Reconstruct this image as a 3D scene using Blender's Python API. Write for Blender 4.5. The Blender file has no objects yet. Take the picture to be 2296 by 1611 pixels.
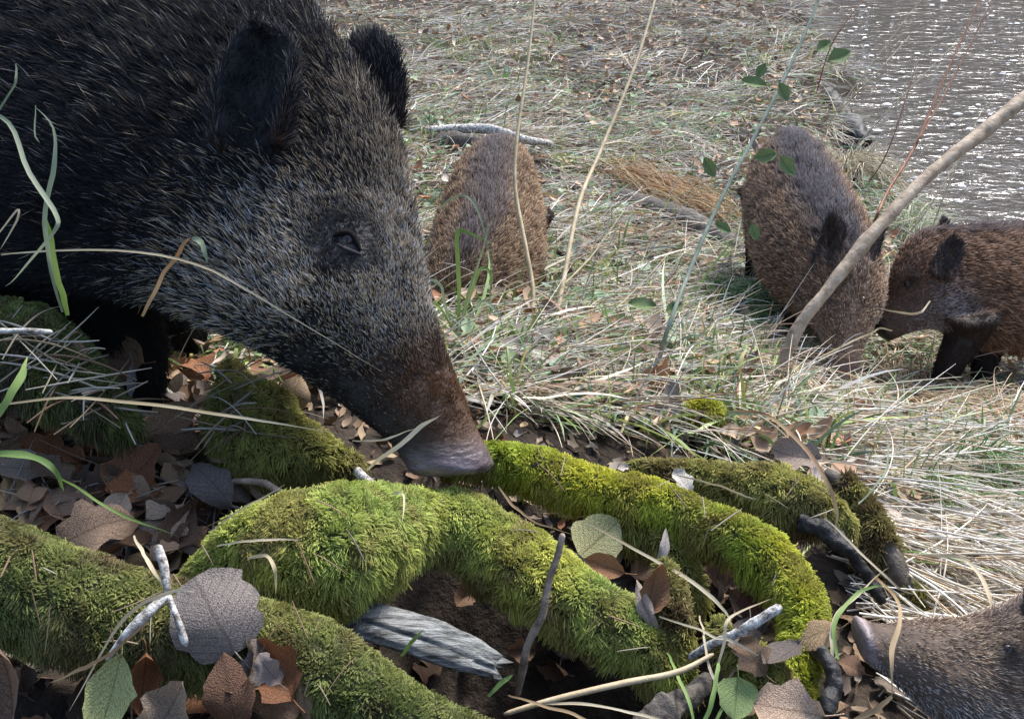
import bpy, math, random
import numpy as np
from mathutils import Vector, Matrix, kdtree
from mathutils.bvhtree import BVHTree

rng = np.random.default_rng(7)
random.seed(7)
S = bpy.context.scene
COL = S.collection
R = math.radians

# ------------------------------------------------------------------ camera, sky, sun, exposure
PITCH = 27.0
FPX = 2255.0                     # focal length in units of a 2296 x 1611 picture
CAM = np.array([0.0, 0.0, 1.2])
cam_d = bpy.data.cameras.new('camera')
cam_d.sensor_width = 36.0
cam_d.lens = 36.0 * FPX / 2296.0
cam_d.clip_start = 0.02
cam_d.clip_end = 600
cam = bpy.data.objects.new('camera', cam_d)
COL.objects.link(cam)
cam.location = CAM
cam.rotation_euler = (R(90 - PITCH), 0, 0)
S.camera = cam

SUN_EL, SUN_AZ = 52.0, 38.0      # azimuth measured from +Y towards +X
w = bpy.data.worlds.new('World')
S.world = w
w.use_nodes = True
nt = w.node_tree
nt.nodes.clear()
sky = nt.nodes.new('ShaderNodeTexSky')
sky.sky_type = 'NISHITA'
sky.sun_disc = False
sky.sun_elevation = R(SUN_EL)
sky.sun_rotation = R(SUN_AZ)
sky.air_density = 1.0
sky.dust_density = 2.0
sky.ozone_density = 1.2
bg = nt.nodes.new('ShaderNodeBackground')
bg.inputs['Strength'].default_value = 0.10
out = nt.nodes.new('ShaderNodeOutputWorld')
nt.links.new(sky.outputs[0], bg.inputs[0])
nt.links.new(bg.outputs[0], out.inputs[0])

sun_d = bpy.data.lights.new('sun', 'SUN')
sun_d.energy = 1.5
sun_d.angle = R(12)
sun_d.color = (1.0, 0.97, 0.93)
sun = bpy.data.objects.new('sun', sun_d)
COL.objects.link(sun)
sv = Vector((math.sin(R(SUN_AZ)) * math.cos(R(SUN_EL)), math.cos(R(SUN_AZ)) * math.cos(R(SUN_EL)), math.sin(R(SUN_EL))))
sun.rotation_euler = sv.to_track_quat('Z', 'Y').to_euler()
sun.location = (3, 4, 8)

S.view_settings.view_transform = 'Standard'
S.view_settings.look = 'None'
S.view_settings.gamma = 1
S.view_settings.exposure = 2.1
S.render.engine = 'CYCLES'
S.cycles.use_denoising = True
S.cycles.max_bounces = 6
S.cycles.transparent_max_bounces = 6
S.cycles_curves.shape = 'RIBBONS'
S.cycles_curves.subdivisions = 2

# ------------------------------------------------------------------ small helpers
FWD = np.array([0, math.cos(R(PITCH)), -math.sin(R(PITCH))])
UPV = np.array([0, math.sin(R(PITCH)), math.cos(R(PITCH))])
RIGHT = np.array([1.0, 0, 0])


def at(px, py, d):
    """the place in the world that lies d metres deep at a point of the photograph"""
    return CAM + d * (FWD + RIGHT * ((px - 1148.0) / FPX) + UPV * (-(py - 805.5) / FPX))


def nrm(v):
    v = np.asarray(v, float)
    return v / np.maximum(np.linalg.norm(v, axis=-1, keepdims=True), 1e-9)


def _hash(ix, iy, iz, seed):
    h = (ix * 374761393 + iy * 668265263 + iz * 2147483647 + seed * 974711) & 0xFFFFFFFF
    h = ((h ^ (h >> 13)) * 1274126177) & 0xFFFFFFFF
    h = h ^ (h >> 16)
    return (h & 0xFFFF) / 65535.0


def vnoise(p, seed=0):
    p = np.asarray(p, float)
    i = np.floor(p).astype(np.int64)
    f = p - i
    f = f * f * (3 - 2 * f)
    r = 0
    for a in (0, 1):
        for b in (0, 1):
            for c in (0, 1):
                wgt = (f[..., 0] if a else 1 - f[..., 0]) * (f[..., 1] if b else 1 - f[..., 1]) * (f[..., 2] if c else 1 - f[..., 2])
                r = r + wgt * _hash(i[..., 0] + a, i[..., 1] + b, i[..., 2] + c, seed)
    return r


def fbm(p, seed=0, oct=3):
    r, a, t = 0, 1.0, 0
    for k in range(oct):
        r = r + a * vnoise(np.asarray(p) * 2 ** k, seed + k)
        t += a
        a *= 0.5
    return r / t


def tag(o, label=None, cat=None, group=None, kind=None):
    if label: o['label'] = label
    if cat: o['category'] = cat
    if group: o['group'] = group
    if kind: o['kind'] = kind
    return o


def mesh_obj(name, V, F, mat=None, parent=None, smooth=True, col=None, uv=None):
    me = bpy.data.meshes.new(name)
    V = np.asarray(V, float)
    me.from_pydata(V.tolist(), [], F if isinstance(F, list) else F.tolist())
    if smooth:
        me.polygons.foreach_set('use_smooth', np.ones(len(me.polygons), bool))
    if col is not None:
        a = me.attributes.new('col', 'FLOAT_COLOR', 'POINT')
        c = np.ones((len(V), 4)); c[:, :3] = col
        a.data.foreach_set('color', c.ravel())
    if uv is not None:
        u = me.uv_layers.new(name='UVMap')
        li = np.empty(len(me.loops), np.int32)
        me.loops.foreach_get('vertex_index', li)
        u.data.foreach_set('uv', np.asarray(uv)[li].ravel())
    if mat: me.materials.append(mat)
    me.update()
    o = bpy.data.objects.new(name, me)
    COL.objects.link(o)
    if parent: o.parent = parent
    return o


def strands(name, P, rad, col, mat, parent=None, kind='stuff'):
    """P (n,k,3) points, rad (n,k) radii, col (n,3) or (n,k,3) colours -> one hair curves object"""
    n, k, _ = P.shape
    cu = bpy.data.hair_curves.new(name)
    cu.add_curves([k] * n)
    cu.position_data.foreach_set('vector', P.astype(np.float32).ravel())
    a = cu.attributes.get('radius') or cu.attributes.new('radius', 'FLOAT', 'POINT')
    a.data.foreach_set('value', np.broadcast_to(rad, (n, k)).astype(np.float32).ravel())
    if col.ndim == 2:
        col = np.repeat(col[:, None, :], k, 1)
    c = np.ones((n, k, 4), np.float32); c[..., :3] = np.clip(col, 0, 1)
    a = cu.attributes.new('col', 'FLOAT_COLOR', 'POINT')
    a.data.foreach_set('color', c.ravel())
    cu.materials.append(mat)
    o = bpy.data.objects.new(name, cu)
    COL.objects.link(o)
    if parent: o.parent = parent
    if kind: o['kind'] = kind
    return o


def catmull(P, n):
    """smooth a list of rows (any number of columns) to n rows"""
    P = np.asarray(P, float)
    m = len(P)
    t = np.linspace(0, m - 1, n)
    i = np.clip(np.floor(t).astype(int), 0, m - 2)
    f = (t - i)[:, None]
    p0 = P[np.clip(i - 1, 0, m - 1)]; p1 = P[i]; p2 = P[i + 1]; p3 = P[np.clip(i + 2, 0, m - 1)]
    return 0.5 * (2 * p1 + (p2 - p0) * f + (2 * p0 - 5 * p1 + 4 * p2 - p3) * f ** 2 + (3 * p1 - p0 - 3 * p2 + p3) * f ** 3)


def loft(rings, cap=True):
    rings = np.asarray(rings)
    m, k, _ = rings.shape
    V = rings.reshape(-1, 3)
    F = []
    for i in range(m - 1):
        for j in range(k):
            a = i * k + j; b = i * k + (j + 1) % k
            F.append([a, b, b + k, a + k])
    if cap:
        V = np.vstack([V, rings[0].mean(0), rings[-1].mean(0)])
        c0, c1 = m * k, m * k + 1
        for j in range(k):
            F.append([(j + 1) % k, j, c0])
            F.append([(m - 1) * k + j, (m - 1) * k + (j + 1) % k, c1])
    return V, F


def frames(C):
    T = np.gradient(C, axis=0); T = nrm(T)
    ref = np.array([0, 0, 1.0]) if abs(T[0][2]) < 0.9 else np.array([0, 1.0, 0])
    N = np.zeros_like(C); B = np.zeros_like(C)
    nprev = ref
    for i in range(len(C)):
        n_ = nprev - T[i] * np.dot(nprev, T[i])
        n_ = n_ / max(np.linalg.norm(n_), 1e-9)
        N[i] = n_; B[i] = np.cross(T[i], n_); nprev = n_
    return T, N, B


def tube_rings(C, r, k=8, lump=0.0, seed=0, nfreq=20):
    C = np.asarray(C, float)
    r = np.broadcast_to(np.asarray(r, float), (len(C),))
    T, N, B = frames(C)
    th = np.linspace(0, 2 * np.pi, k, endpoint=False)
    rings = C[:, None] + r[:, None, None] * (np.cos(th)[None, :, None] * N[:, None] + np.sin(th)[None, :, None] * B[:, None])
    if lump:
        rad = 1 + lump * (fbm(rings * nfreq, seed) - 0.5) * 2
        rings = C[:, None] + (rings - C[:, None]) * rad[..., None]
    return rings


# ------------------------------------------------------------------ materials
def new_mat(name):
    m = bpy.data.materials.new(name)
    m.use_nodes = True
    n = m.node_tree
    n.nodes.clear()
    o = n.nodes.new('ShaderNodeOutputMaterial')
    p = n.nodes.new('ShaderNodeBsdfPrincipled')
    n.links.new(p.outputs[0], o.inputs[0])
    return m, n, p, o


def attr_mat(name, rough=0.6, spec=0.4, transl=0.0, sheen=0.0):
    m, n, p, o = new_mat(name)
    a = n.nodes.new('ShaderNodeAttribute'); a.attribute_name = 'col'
    n.links.new(a.outputs['Color'], p.inputs['Base Color'])
    p.inputs['Roughness'].default_value = rough
    p.inputs['Specular IOR Level'].default_value = spec
    if transl:
        t = n.nodes.new('ShaderNodeBsdfTranslucent')
        n.links.new(a.outputs['Color'], t.inputs[0])
        mx = n.nodes.new('ShaderNodeMixShader'); mx.inputs[0].default_value = transl
        n.links.new(p.outputs[0], mx.inputs[1]); n.links.new(t.outputs[0], mx.inputs[2])
        n.links.new(mx.outputs[0], o.inputs[0])
    return m


def noise_mat(name, stops, scale=20, rough=0.8, bump=0.3, stretch=(1, 1, 1), detail=6, spec=0.3, dist=0.01):
    m, n, p, o = new_mat(name)
    tc = n.nodes.new('ShaderNodeTexCoord')
    mp = n.nodes.new('ShaderNodeMapping'); mp.inputs['Scale'].default_value = stretch
    nz = n.nodes.new('ShaderNodeTexNoise'); nz.inputs['Scale'].default_value = scale; nz.inputs['Detail'].default_value = detail
    nz.inputs['Roughness'].default_value = 0.65
    cr = n.nodes.new('ShaderNodeValToRGB')
    while len(cr.color_ramp.elements) < len(stops): cr.color_ramp.elements.new(0.5)
    for e, (pos, c) in zip(cr.color_ramp.elements, stops):
        e.position = pos; e.color = (*c, 1)
    n.links.new(tc.outputs['Object'], mp.inputs[0]); n.links.new(mp.outputs[0], nz.inputs['Vector'])
    n.links.new(nz.outputs['Fac'], cr.inputs[0]); n.links.new(cr.outputs[0], p.inputs['Base Color'])
    b = n.nodes.new('ShaderNodeBump'); b.inputs['Strength'].default_value = bump; b.inputs['Distance'].default_value = dist
    n.links.new(nz.outputs['Fac'], b.inputs['Height']); n.links.new(b.outputs[0], p.inputs['Normal'])
    p.inputs['Roughness'].default_value = rough
    p.inputs['Specular IOR Level'].default_value = spec
    return m


M_fur = attr_mat('fur', 0.6, 0.13)
M_moss = attr_mat('moss', 0.7, 0.25, 0.25)
M_straw = attr_mat('straw', 0.6, 0.35)
M_blade = attr_mat('grass_blade', 0.5, 0.4, 0.3)
M_litter = attr_mat('litter', 0.65, 0.35, 0.12)
M_soil = noise_mat('soil', [(0.25, (0.012, 0.009, 0.006)), (0.5, (0.032, 0.023, 0.016)), (0.75, (0.075, 0.055, 0.038))], 28, 0.95, 0.8, dist=0.02)
M_rootbase = noise_mat('root_bark', [(0.3, (0.018, 0.018, 0.008)), (0.6, (0.05, 0.05, 0.016)), (0.8, (0.08, 0.065, 0.035))], 45, 0.9, 0.6)
M_bark = noise_mat('dark_bark', [(0.3, (0.03, 0.025, 0.02)), (0.55, (0.10, 0.085, 0.07)), (0.8, (0.22, 0.19, 0.16))], 60, 0.8, 0.7, (1, 1, 1))
M_greywood = noise_mat('grey_wood', [(0.34, (0.04, 0.04, 0.037)), (0.5, (0.22, 0.225, 0.215)), (0.70, (0.42, 0.43, 0.41))], 30, 0.85, 1.0, (1.0, 6.0, 6.0))
M_lichen = noise_mat('lichen_bark', [(0.38, (0.10, 0.085, 0.07)), (0.5, (0.36, 0.34, 0.31)), (0.62, (0.64, 0.63, 0.59))], 130, 0.8, 0.6)
M_tanbark = noise_mat('tan_bark', [(0.3, (0.17, 0.12, 0.075)), (0.5, (0.34, 0.26, 0.18)), (0.75, (0.50, 0.41, 0.31))], 42, 0.7, 0.5)
M_stemtan = noise_mat('dry_stem', [(0.3, (0.30, 0.23, 0.13)), (0.7, (0.55, 0.45, 0.29))], 40, 0.6, 0.2)
M_stemred = noise_mat('red_stem', [(0.3, (0.14, 0.05, 0.025)), (0.7, (0.30, 0.13, 0.07))], 40, 0.6, 0.2)
M_stemgreen = noise_mat('green_stem', [(0.3, (0.14, 0.17, 0.12)), (0.7, (0.30, 0.34, 0.27))], 40, 0.6, 0.2)
M_stick = noise_mat('brown_stick', [(0.3, (0.07, 0.05, 0.035)), (0.5, (0.20, 0.155, 0.115)), (0.75, (0.36, 0.31, 0.25))], 55, 0.75, 0.5)
M_black = noise_mat('wet_black_bark', [(0.3, (0.008, 0.008, 0.008)), (0.7, (0.05, 0.047, 0.045))], 60, 0.5, 0.6)
M_hoof = noise_mat('hoof', [(0.3, (0.012, 0.011, 0.010)), (0.7, (0.04, 0.036, 0.03))], 50, 0.5, 0.2)


def blade_material(name, c1, c2):
    m, n, p, o = new_mat(name)
    tc = n.nodes.new('ShaderNodeTexCoord')
    nz = n.nodes.new('ShaderNodeTexNoise'); nz.inputs['Scale'].default_value = 14; nz.inputs['Detail'].default_value = 3
    n.links.new(tc.outputs['Object'], nz.inputs['Vector'])
    cr = n.nodes.new('ShaderNodeValToRGB')
    cr.color_ramp.elements[0].position = 0.35; cr.color_ramp.elements[0].color = (*c1, 1)
    cr.color_ramp.elements[1].position = 0.68; cr.color_ramp.elements[1].color = (*c2, 1)
    n.links.new(nz.outputs['Fac'], cr.inputs[0])
    n.links.new(cr.outputs[0], p.inputs['Base Color'])
    p.inputs['Roughness'].default_value = 0.65
    t = n.nodes.new('ShaderNodeBsdfTranslucent'); n.links.new(cr.outputs[0], t.inputs[0])
    mx = n.nodes.new('ShaderNodeMixShader'); mx.inputs[0].default_value = 0.3
    n.links.new(p.outputs[0], mx.inputs[1]); n.links.new(t.outputs[0], mx.inputs[2])
    n.links.new(mx.outputs[0], o.inputs[0])
    return m


M_bgreen = blade_material('fresh_blade', (0.11, 0.19, 0.045), (0.26, 0.37, 0.10))
M_bgrey = blade_material('greygreen_blade', (0.16, 0.22, 0.13), (0.34, 0.38, 0.26))
M_bstraw = blade_material('straw_blade', (0.40, 0.32, 0.18), (0.62, 0.54, 0.38))
M_bochre = blade_material('ochre_blade', (0.22, 0.13, 0.06), (0.42, 0.31, 0.17))


def leaf_material():
    """dead and green leaves: colour from the object, veins and blotches procedural"""
    m, n, p, o = new_mat('leaf')
    oi = n.nodes.new('ShaderNodeObjectInfo')
    uv = n.nodes.new('ShaderNodeUVMap')
    sx = n.nodes.new('ShaderNodeSeparateXYZ'); n.links.new(uv.outputs[0], sx.inputs[0])

    def mth(op, a, b=None, c=None):
        q = n.nodes.new('ShaderNodeMath'); q.operation = op
        for i_, v in enumerate((a, b, c)):
            if v is None: continue
            if hasattr(v, 'links') or hasattr(v, 'is_linked'): n.links.new(v, q.inputs[i_])
            else: q.inputs[i_].default_value = v
        return q.outputs[0]
    au = mth('ABSOLUTE', sx.outputs[0])
    side = mth('MULTIPLY_ADD', au, -0.35, sx.outputs[1])
    fr = mth('FRACT', mth('MULTIPLY', side, 9.0))
    sv_ = mth('LESS_THAN', mth('ABSOLUTE', mth('SUBTRACT', fr, 0.5)), 0.055)
    mv = mth('LESS_THAN', au, 0.045)
    vein = mth('MAXIMUM', sv_, mv)
    tc = n.nodes.new('ShaderNodeTexCoord')
    nz = n.nodes.new('ShaderNodeTexNoise'); nz.inputs['Scale'].default_value = 55; nz.inputs['Detail'].default_value = 6
    ad = n.nodes.new('ShaderNodeVectorMath'); ad.operation = 'ADD'
    n.links.new(tc.outputs['Object'], ad.inputs[0]); n.links.new(oi.outputs['Random'], ad.inputs[1])
    n.links.new(ad.outputs[0], nz.inputs['Vector'])
    cr = n.nodes.new('ShaderNodeValToRGB')
    cr.color_ramp.elements[0].position = 0.3; cr.color_ramp.elements[0].color = (0.45, 0.42, 0.4, 1)
    cr.color_ramp.elements[1].position = 0.72; cr.color_ramp.elements[1].color = (1.35, 1.32, 1.28, 1)
    n.links.new(nz.outputs['Fac'], cr.inputs[0])
    mu = n.nodes.new('ShaderNodeMix'); mu.data_type = 'RGBA'; mu.blend_type = 'MULTIPLY'; mu.inputs[0].default_value = 1.0
    n.links.new(oi.outputs['Color'], mu.inputs[6]); n.links.new(cr.outputs[0], mu.inputs[7])
    mv2 = n.nodes.new('ShaderNodeMix'); mv2.data_type = 'RGBA'; mv2.blend_type = 'MULTIPLY'
    mv2.inputs[7].default_value = (0.6, 0.55, 0.5, 1)
    n.links.new(mth('MULTIPLY', vein, 0.75), mv2.inputs[0]); n.links.new(mu.outputs[2], mv2.inputs[6])
    n.links.new(mv2.outputs[2], p.inputs['Base Color'])
    b = n.nodes.new('ShaderNodeBump'); b.inputs['Strength'].default_value = 0.7; b.inputs['Distance'].default_value = 0.003
    n.links.new(mth('MULTIPLY_ADD', vein, -0.6, nz.outputs['Fac']), b.inputs['Height']); n.links.new(b.outputs[0], p.inputs['Normal'])
    p.inputs['Roughness'].default_value = 0.62
    p.inputs['Specular IOR Level'].default_value = 0.3
    t = n.nodes.new('ShaderNodeBsdfTranslucent'); n.links.new(mv2.outputs[2], t.inputs[0])
    mx = n.nodes.new('ShaderNodeMixShader'); mx.inputs[0].default_value = 0.12
    n.links.new(p.outputs[0], mx.inputs[1]); n.links.new(t.outputs[0], mx.inputs[2])
    n.links.new(mx.outputs[0], o.inputs[0])
    return m


M_leaf = leaf_material()


def skin_material():
    m, n, p, o = new_mat('boar_skin')
    a = n.nodes.new('ShaderNodeAttribute'); a.attribute_name = 'col'
    n.links.new(a.outputs['Color'], p.inputs['Base Color'])
    r_ = n.nodes.new('ShaderNodeAttribute'); r_.attribute_name = 'wet'
    mr = n.nodes.new('ShaderNodeMapRange')
    mr.inputs[3].default_value = 0.85; mr.inputs[4].default_value = 0.2
    n.links.new(r_.outputs['Fac'], mr.inputs[0]); n.links.new(mr.outputs[0], p.inputs['Roughness'])
    tc = n.nodes.new('ShaderNodeTexCoord')
    nz = n.nodes.new('ShaderNodeTexNoise'); nz.inputs['Scale'].default_value = 75; nz.inputs['Detail'].default_value = 4
    mp = n.nodes.new('ShaderNodeMapping'); mp.inputs['Scale'].default_value = (1.0, 1.0, 2.2)
    n.links.new(tc.outputs['Object'], mp.inputs[0]); n.links.new(mp.outputs[0], nz.inputs['Vector'])
    b = n.nodes.new('ShaderNodeBump'); b.inputs['Strength'].default_value = 0.8; b.inputs['Distance'].default_value = 0.004
    n.links.new(nz.outputs['Fac'], b.inputs['Height']); n.links.new(b.outputs[0], p.inputs['Normal'])
    return m


M_skin = skin_material()
M_eye, _n, _p, _o = new_mat('eye')
_p.inputs['Base Color'].default_value = (0.010, 0.005, 0.003, 1)
_p.inputs['Roughness'].default_value = 0.22


def water_material():
    m, n, p, o = new_mat('river_water')
    tc = n.nodes.new('ShaderNodeTexCoord')
    mp = n.nodes.new('ShaderNodeMapping'); mp.inputs['Scale'].default_value = (1.0, 1.55, 1.0); mp.inputs['Rotation'].default_value = (0, 0, R(-8))
    n.links.new(tc.outputs['Object'], mp.inputs[0])
    n1 = n.nodes.new('ShaderNodeTexNoise'); n1.inputs['Scale'].default_value = 7; n1.inputs['Detail'].default_value = 4; n1.inputs['Distortion'].default_value = 0.6
    n2 = n.nodes.new('ShaderNodeTexNoise'); n2.inputs['Scale'].default_value = 17; n2.inputs['Detail'].default_value = 3
    n.links.new(mp.outputs[0], n1.inputs['Vector']); n.links.new(mp.outputs[0], n2.inputs['Vector'])
    b1 = n.nodes.new('ShaderNodeBump'); b1.inputs['Strength'].default_value = 0.7; b1.inputs['Distance'].default_value = 0.038
    b2 = n.nodes.new('ShaderNodeBump'); b2.inputs['Strength'].default_value = 0.6; b2.inputs['Distance'].default_value = 0.014
    n.links.new(n1.outputs['Fac'], b1.inputs['Height']); n.links.new(n2.outputs['Fac'], b2.inputs['Height'])
    n.links.new(b1.outputs[0], b2.inputs['Normal']); n.links.new(b2.outputs[0], p.inputs['Normal'])
    p.inputs['Base Color'].default_value = (0.058, 0.053, 0.045, 1)
    p.inputs['Roughness'].default_value = 0.06
    p.inputs['IOR'].default_value = 1.33
    return m


M_water = water_material()

# ------------------------------------------------------------------ the ground
WATER_Z = -0.10
_py = np.array([-60, -1, 0.0, 0.4, 0.7, 1.0, 1.33, 1.7, 2.2, 3.0, 5.0, 10.0, 20.0, 60.0, 200.0])
_pz = np.array([0.9, 0.58, 0.54, 0.52, 0.50, 0.50, 0.45, 0.385, 0.30, 0.20, 0.13, 0.16, 0.3, 1.2, 2.0])


def water_edge(y):
    y = np.asarray(y, float)
    wig = 0.10 * np.sin(y * 2.1 + 0.6) + 0.06 * np.sin(y * 5.3)
    return 1.41 + 0.2 * (y - 3.6) + 0.35 * np.maximum(0, 3.0 - y) + wig * np.clip((y - 2.6) / 1.0, 0, 1)


def ground_z(x, y, detail=True):
    x = np.asarray(x, float); y = np.asarray(y, float)
    p = np.interp(y, _py, _pz)
    p = 0.5 * p + 0.25 * (np.interp(y - 0.15, _py, _pz) + np.interp(y + 0.15, _py, _pz))
    lat = np.where(x > 0, -0.22, -0.12) * x
    fade = np.clip((7 - y) / 5, 0.25, 1)
    p = p + lat * fade * np.clip(30 / (30 + np.abs(x)), 0, 1)
    # hollow below the arched roots
    p = p - 0.36 * np.exp(-((x - 0.05) / 0.22) ** 2 - ((y - 0.84) / 0.16) ** 2)
    p = p - 0.13 * np.exp(-((x - 0.78) / 0.3) ** 2 - ((y - 0.72) / 0.3) ** 2)
    p = p - 0.055 * np.exp(-((x - 0.8) / 0.35) ** 2 - ((y - 1.76) / 0.22) ** 2)
    s = water_edge(np.clip(y, -30, 60)) - x
    bank = np.where(s > 0, -0.05 + 0.55 * s + 0.07 * np.clip(s / 0.1, 0, 1), -0.05 + 1.6 * s)
    bank = np.maximum(bank, -0.7)
    k = 0.05
    z = -k * np.log(np.exp(-np.clip(p, -3, 5) / k) + np.exp(-np.clip(bank, -3, 5) / k))
    # far side of the river
    far = -0.7 + np.clip(-s - 7.5, 0, None) * 0.75
    far = np.minimum(far, 16 + 0.05 * (-s))
    z = np.where(-s > 7.0, np.maximum(z, far), z)
    up = np.minimum((y - 15.0) * 0.8 - 0.8, 22.0)  # unseen hill added at the far end to darken the water's reflections
    z = np.where(y > 15.0, np.maximum(z, up), z)
    if detail:
        q = np.stack([x * 3.1, y * 3.1, x * 0], -1)
        near = np.exp(-np.maximum(0, np.hypot(x, y - 2) - 6) / 10)
        z = z + (fbm(q, 3, 4) - 0.5) * 0.10 * np.clip((y - 0.6), 0.25, 1) * near * np.clip(s / 0.25 + 0.5, 0.2, 1)
    return z


def graded(a, b, step, lo, hi, g=1.18):
    c = list(np.arange(a, b, step))
    s_ = step; v = c[-1]
    while v < hi:
        s_ *= g; v += s_; c.append(v)
    s_ = step; v = c[0]; pre = []
    while v > lo:
        s_ *= g; v -= s_; pre.append(v)
    return np.array(pre[::-1] + c)


gx = graded(-1.6, 2.4, 0.03, -250, 250)
gy = graded(0.2, 5.0, 0.03, -200, 300, 1.12)
GX, GY = np.meshgrid(gx, gy)
GZ = ground_z(GX, GY)
GV = np.stack([GX, GY, GZ], -1).reshape(-1, 3)
nx_, ny_ = len(gx), len(gy)
idx = np.arange(nx_ * ny_).reshape(ny_, nx_)
GF = np.stack([idx[:-1, :-1], idx[:-1, 1:], idx[1:, 1:], idx[1:, :-1]], -1).reshape(-1, 4).tolist()
ground = mesh_obj('ground', GV, GF, M_soil)
tag(ground, 'brown leaf-strewn soil of the river bank under the grass', kind='structure')

# river
wx = graded(1.0, 7.0, 0.06, 0.2, 30, 1.25)
wy = graded(1.0, 14.0, 0.06, -60, 160, 1.2)
WX, WY = np.meshgrid(wx, wy)
amp = np.exp(-np.maximum(0, np.hypot(WX - 3, WY - 6) - 8) / 6)
WZ = WATER_Z + 0.012 * amp * ((fbm(np.stack([WX * 3.2, WY * 5.5, WX * 0], -1), 21, 3) - 0.5) * 2)
idx = np.arange(WX.size).reshape(WX.shape)
WF = np.stack([idx[:-1, :-1], idx[:-1, 1:], idx[1:, 1:], idx[1:, :-1]], -1).reshape(-1, 4).tolist()
water = mesh_obj('river', np.stack([WX, WY, WZ], -1).reshape(-1, 3), WF, M_water)
tag(water, 'rippled brown river water with glints beside the bank', kind='structure')

# ------------------------------------------------------------------ mossy roots
MOSS = {
    'bright': ((0.40, 0.40, 0.085), (0.26, 0.32, 0.08), (0.20, 0.155, 0.055)),
    'vivid': ((0.39, 0.38, 0.04), (0.23, 0.31, 0.04), (0.19, 0.15, 0.04)),
    'olive': ((0.33, 0.31, 0.085), (0.21, 0.21, 0.055), (0.14, 0.10, 0.045)),
    'dark': ((0.20, 0.205, 0.06), (0.115, 0.14, 0.04), (0.11, 0.08, 0.04)),
    'deep': ((0.13, 0.15, 0.045), (0.08, 0.105, 0.03), (0.06, 0.05, 0.03)),
}
surf_V, surf_F = [GV], [[list(f) for f in GF]]
_off = [len(GV)]


def add_surface(V, F):
    surf_V.append(np.asarray(V)); surf_F.append([[i + _off[0] for i in f] for f in F]); _off[0] += len(V)


def sample_mesh(V, F, n, weight=None):
    tri = []
    for f in F:
        for i in range(1, len(f) - 1): tri.append((f[0], f[i], f[i + 1]))
    tri = np.array(tri)
    a, b, c = V[tri[:, 0]], V[tri[:, 1]], V[tri[:, 2]]
    cr = np.cross(b - a, c - a)
    ar = np.linalg.norm(cr, axis=1)
    fn = cr / np.maximum(ar, 1e-12)[:, None]
    vn = np.zeros_like(V)
    for j in range(3): np.add.at(vn, tri[:, j], cr)
    vn = nrm(vn)
    wgt = ar.copy()
    if weight is not None: wgt = wgt * weight((a + b + c) / 3, fn)
    pick = rng.choice(len(tri), n, p=wgt / wgt.sum())
    u, v = rng.random(n), rng.random(n)
    fl = u + v > 1
    u[fl], v[fl] = 1 - u[fl], 1 - v[fl]
    P = a[pick] + u[:, None] * (b - a)[pick] + v[:, None] * (c - a)[pick]
    N = nrm(vn[tri[pick, 0]] * (1 - u - v)[:, None] + vn[tri[pick, 1]] * u[:, None] + vn[tri[pick, 2]] * v[:, None])
    return P, N


def face_weight(p, n_):
    d = nrm(CAM - p)
    f = (d * n_).sum(1)
    return np.where(f > -0.25, 1.0, 0.3)


def moss_on(parent, V, F, pal, dens, seed, length=0.013, name='moss', bald=0.0, lenvar=1.0):
    tri_area = 0.0
    for f in F:
        a, b, c = V[f[0]], V[f[1]], V[f[2]]
        tri_area += np.linalg.norm(np.cross(b - a, c - a)) * (0.5 if len(f) == 3 else 1.0)
    n = int(tri_area * dens)
    P, N = sample_mesh(V, F, n, face_weight)
    big = fbm(P * 9, seed, 3); mid = fbm(P * 38, seed + 5, 2)
    keep = np.ones(n, bool)
    if bald: keep = fbm(P * 16, seed + 9, 3) > bald
    P, N, big, mid = P[keep], N[keep], big[keep], mid[keep]
    n = len(P)
    cell = np.floor(P / 0.0085 + rng.normal(0, 0.18, (n, 3))).astype(np.int64)
    cj = np.stack([_hash(cell[:, 0], cell[:, 1], cell[:, 2], seed + q) for q in (1, 2, 3)], -1) - 0.5
    ch = _hash(cell[:, 0], cell[:, 1], cell[:, 2], seed + 8)
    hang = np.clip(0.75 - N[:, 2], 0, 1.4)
    d0 = nrm(N * 1.0 + cj * 2.1 + rng.normal(0, 0.5, (n, 3)) + np.array([0, 0, 0.25]))
    L = length * (0.55 + 0.75 * ch + 0.5 * mid * lenvar) * (0.8 + 0.4 * rng.random(n)) * (1 + 0.35 * hang)
    g = np.array([0, 0, -1.0])
    k = 4
    t = np.linspace(0, 1, k)[None, :, None]
    Lx = L[:, None, None]
    curl = nrm(np.cross(N, cj) + 1e-4)
    pts = (P - N * 0.002)[:, None] + Lx * (t * d0[:, None] + t ** 2 * (0.25 + 0.75 * hang)[:, None, None] * g * 0.75 + t ** 2 * 0.4 * curl[:, None])
    c1, c2, c3 = [np.array(q) for q in MOSS[pal]]
    m1 = np.clip((big - 0.35) / 0.3, 0, 1)[:, None]
    col = c2 * (1 - m1) + c1 * m1
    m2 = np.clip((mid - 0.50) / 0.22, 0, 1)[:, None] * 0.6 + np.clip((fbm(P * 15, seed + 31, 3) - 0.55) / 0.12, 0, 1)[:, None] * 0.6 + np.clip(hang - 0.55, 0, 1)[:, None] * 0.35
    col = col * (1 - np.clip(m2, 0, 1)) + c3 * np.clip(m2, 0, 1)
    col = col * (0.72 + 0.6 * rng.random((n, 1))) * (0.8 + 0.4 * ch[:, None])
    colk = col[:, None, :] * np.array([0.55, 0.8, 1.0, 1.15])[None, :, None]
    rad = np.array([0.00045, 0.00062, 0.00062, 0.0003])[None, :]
    return strands(name, pts, rad, colk, M_moss, parent)


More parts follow.
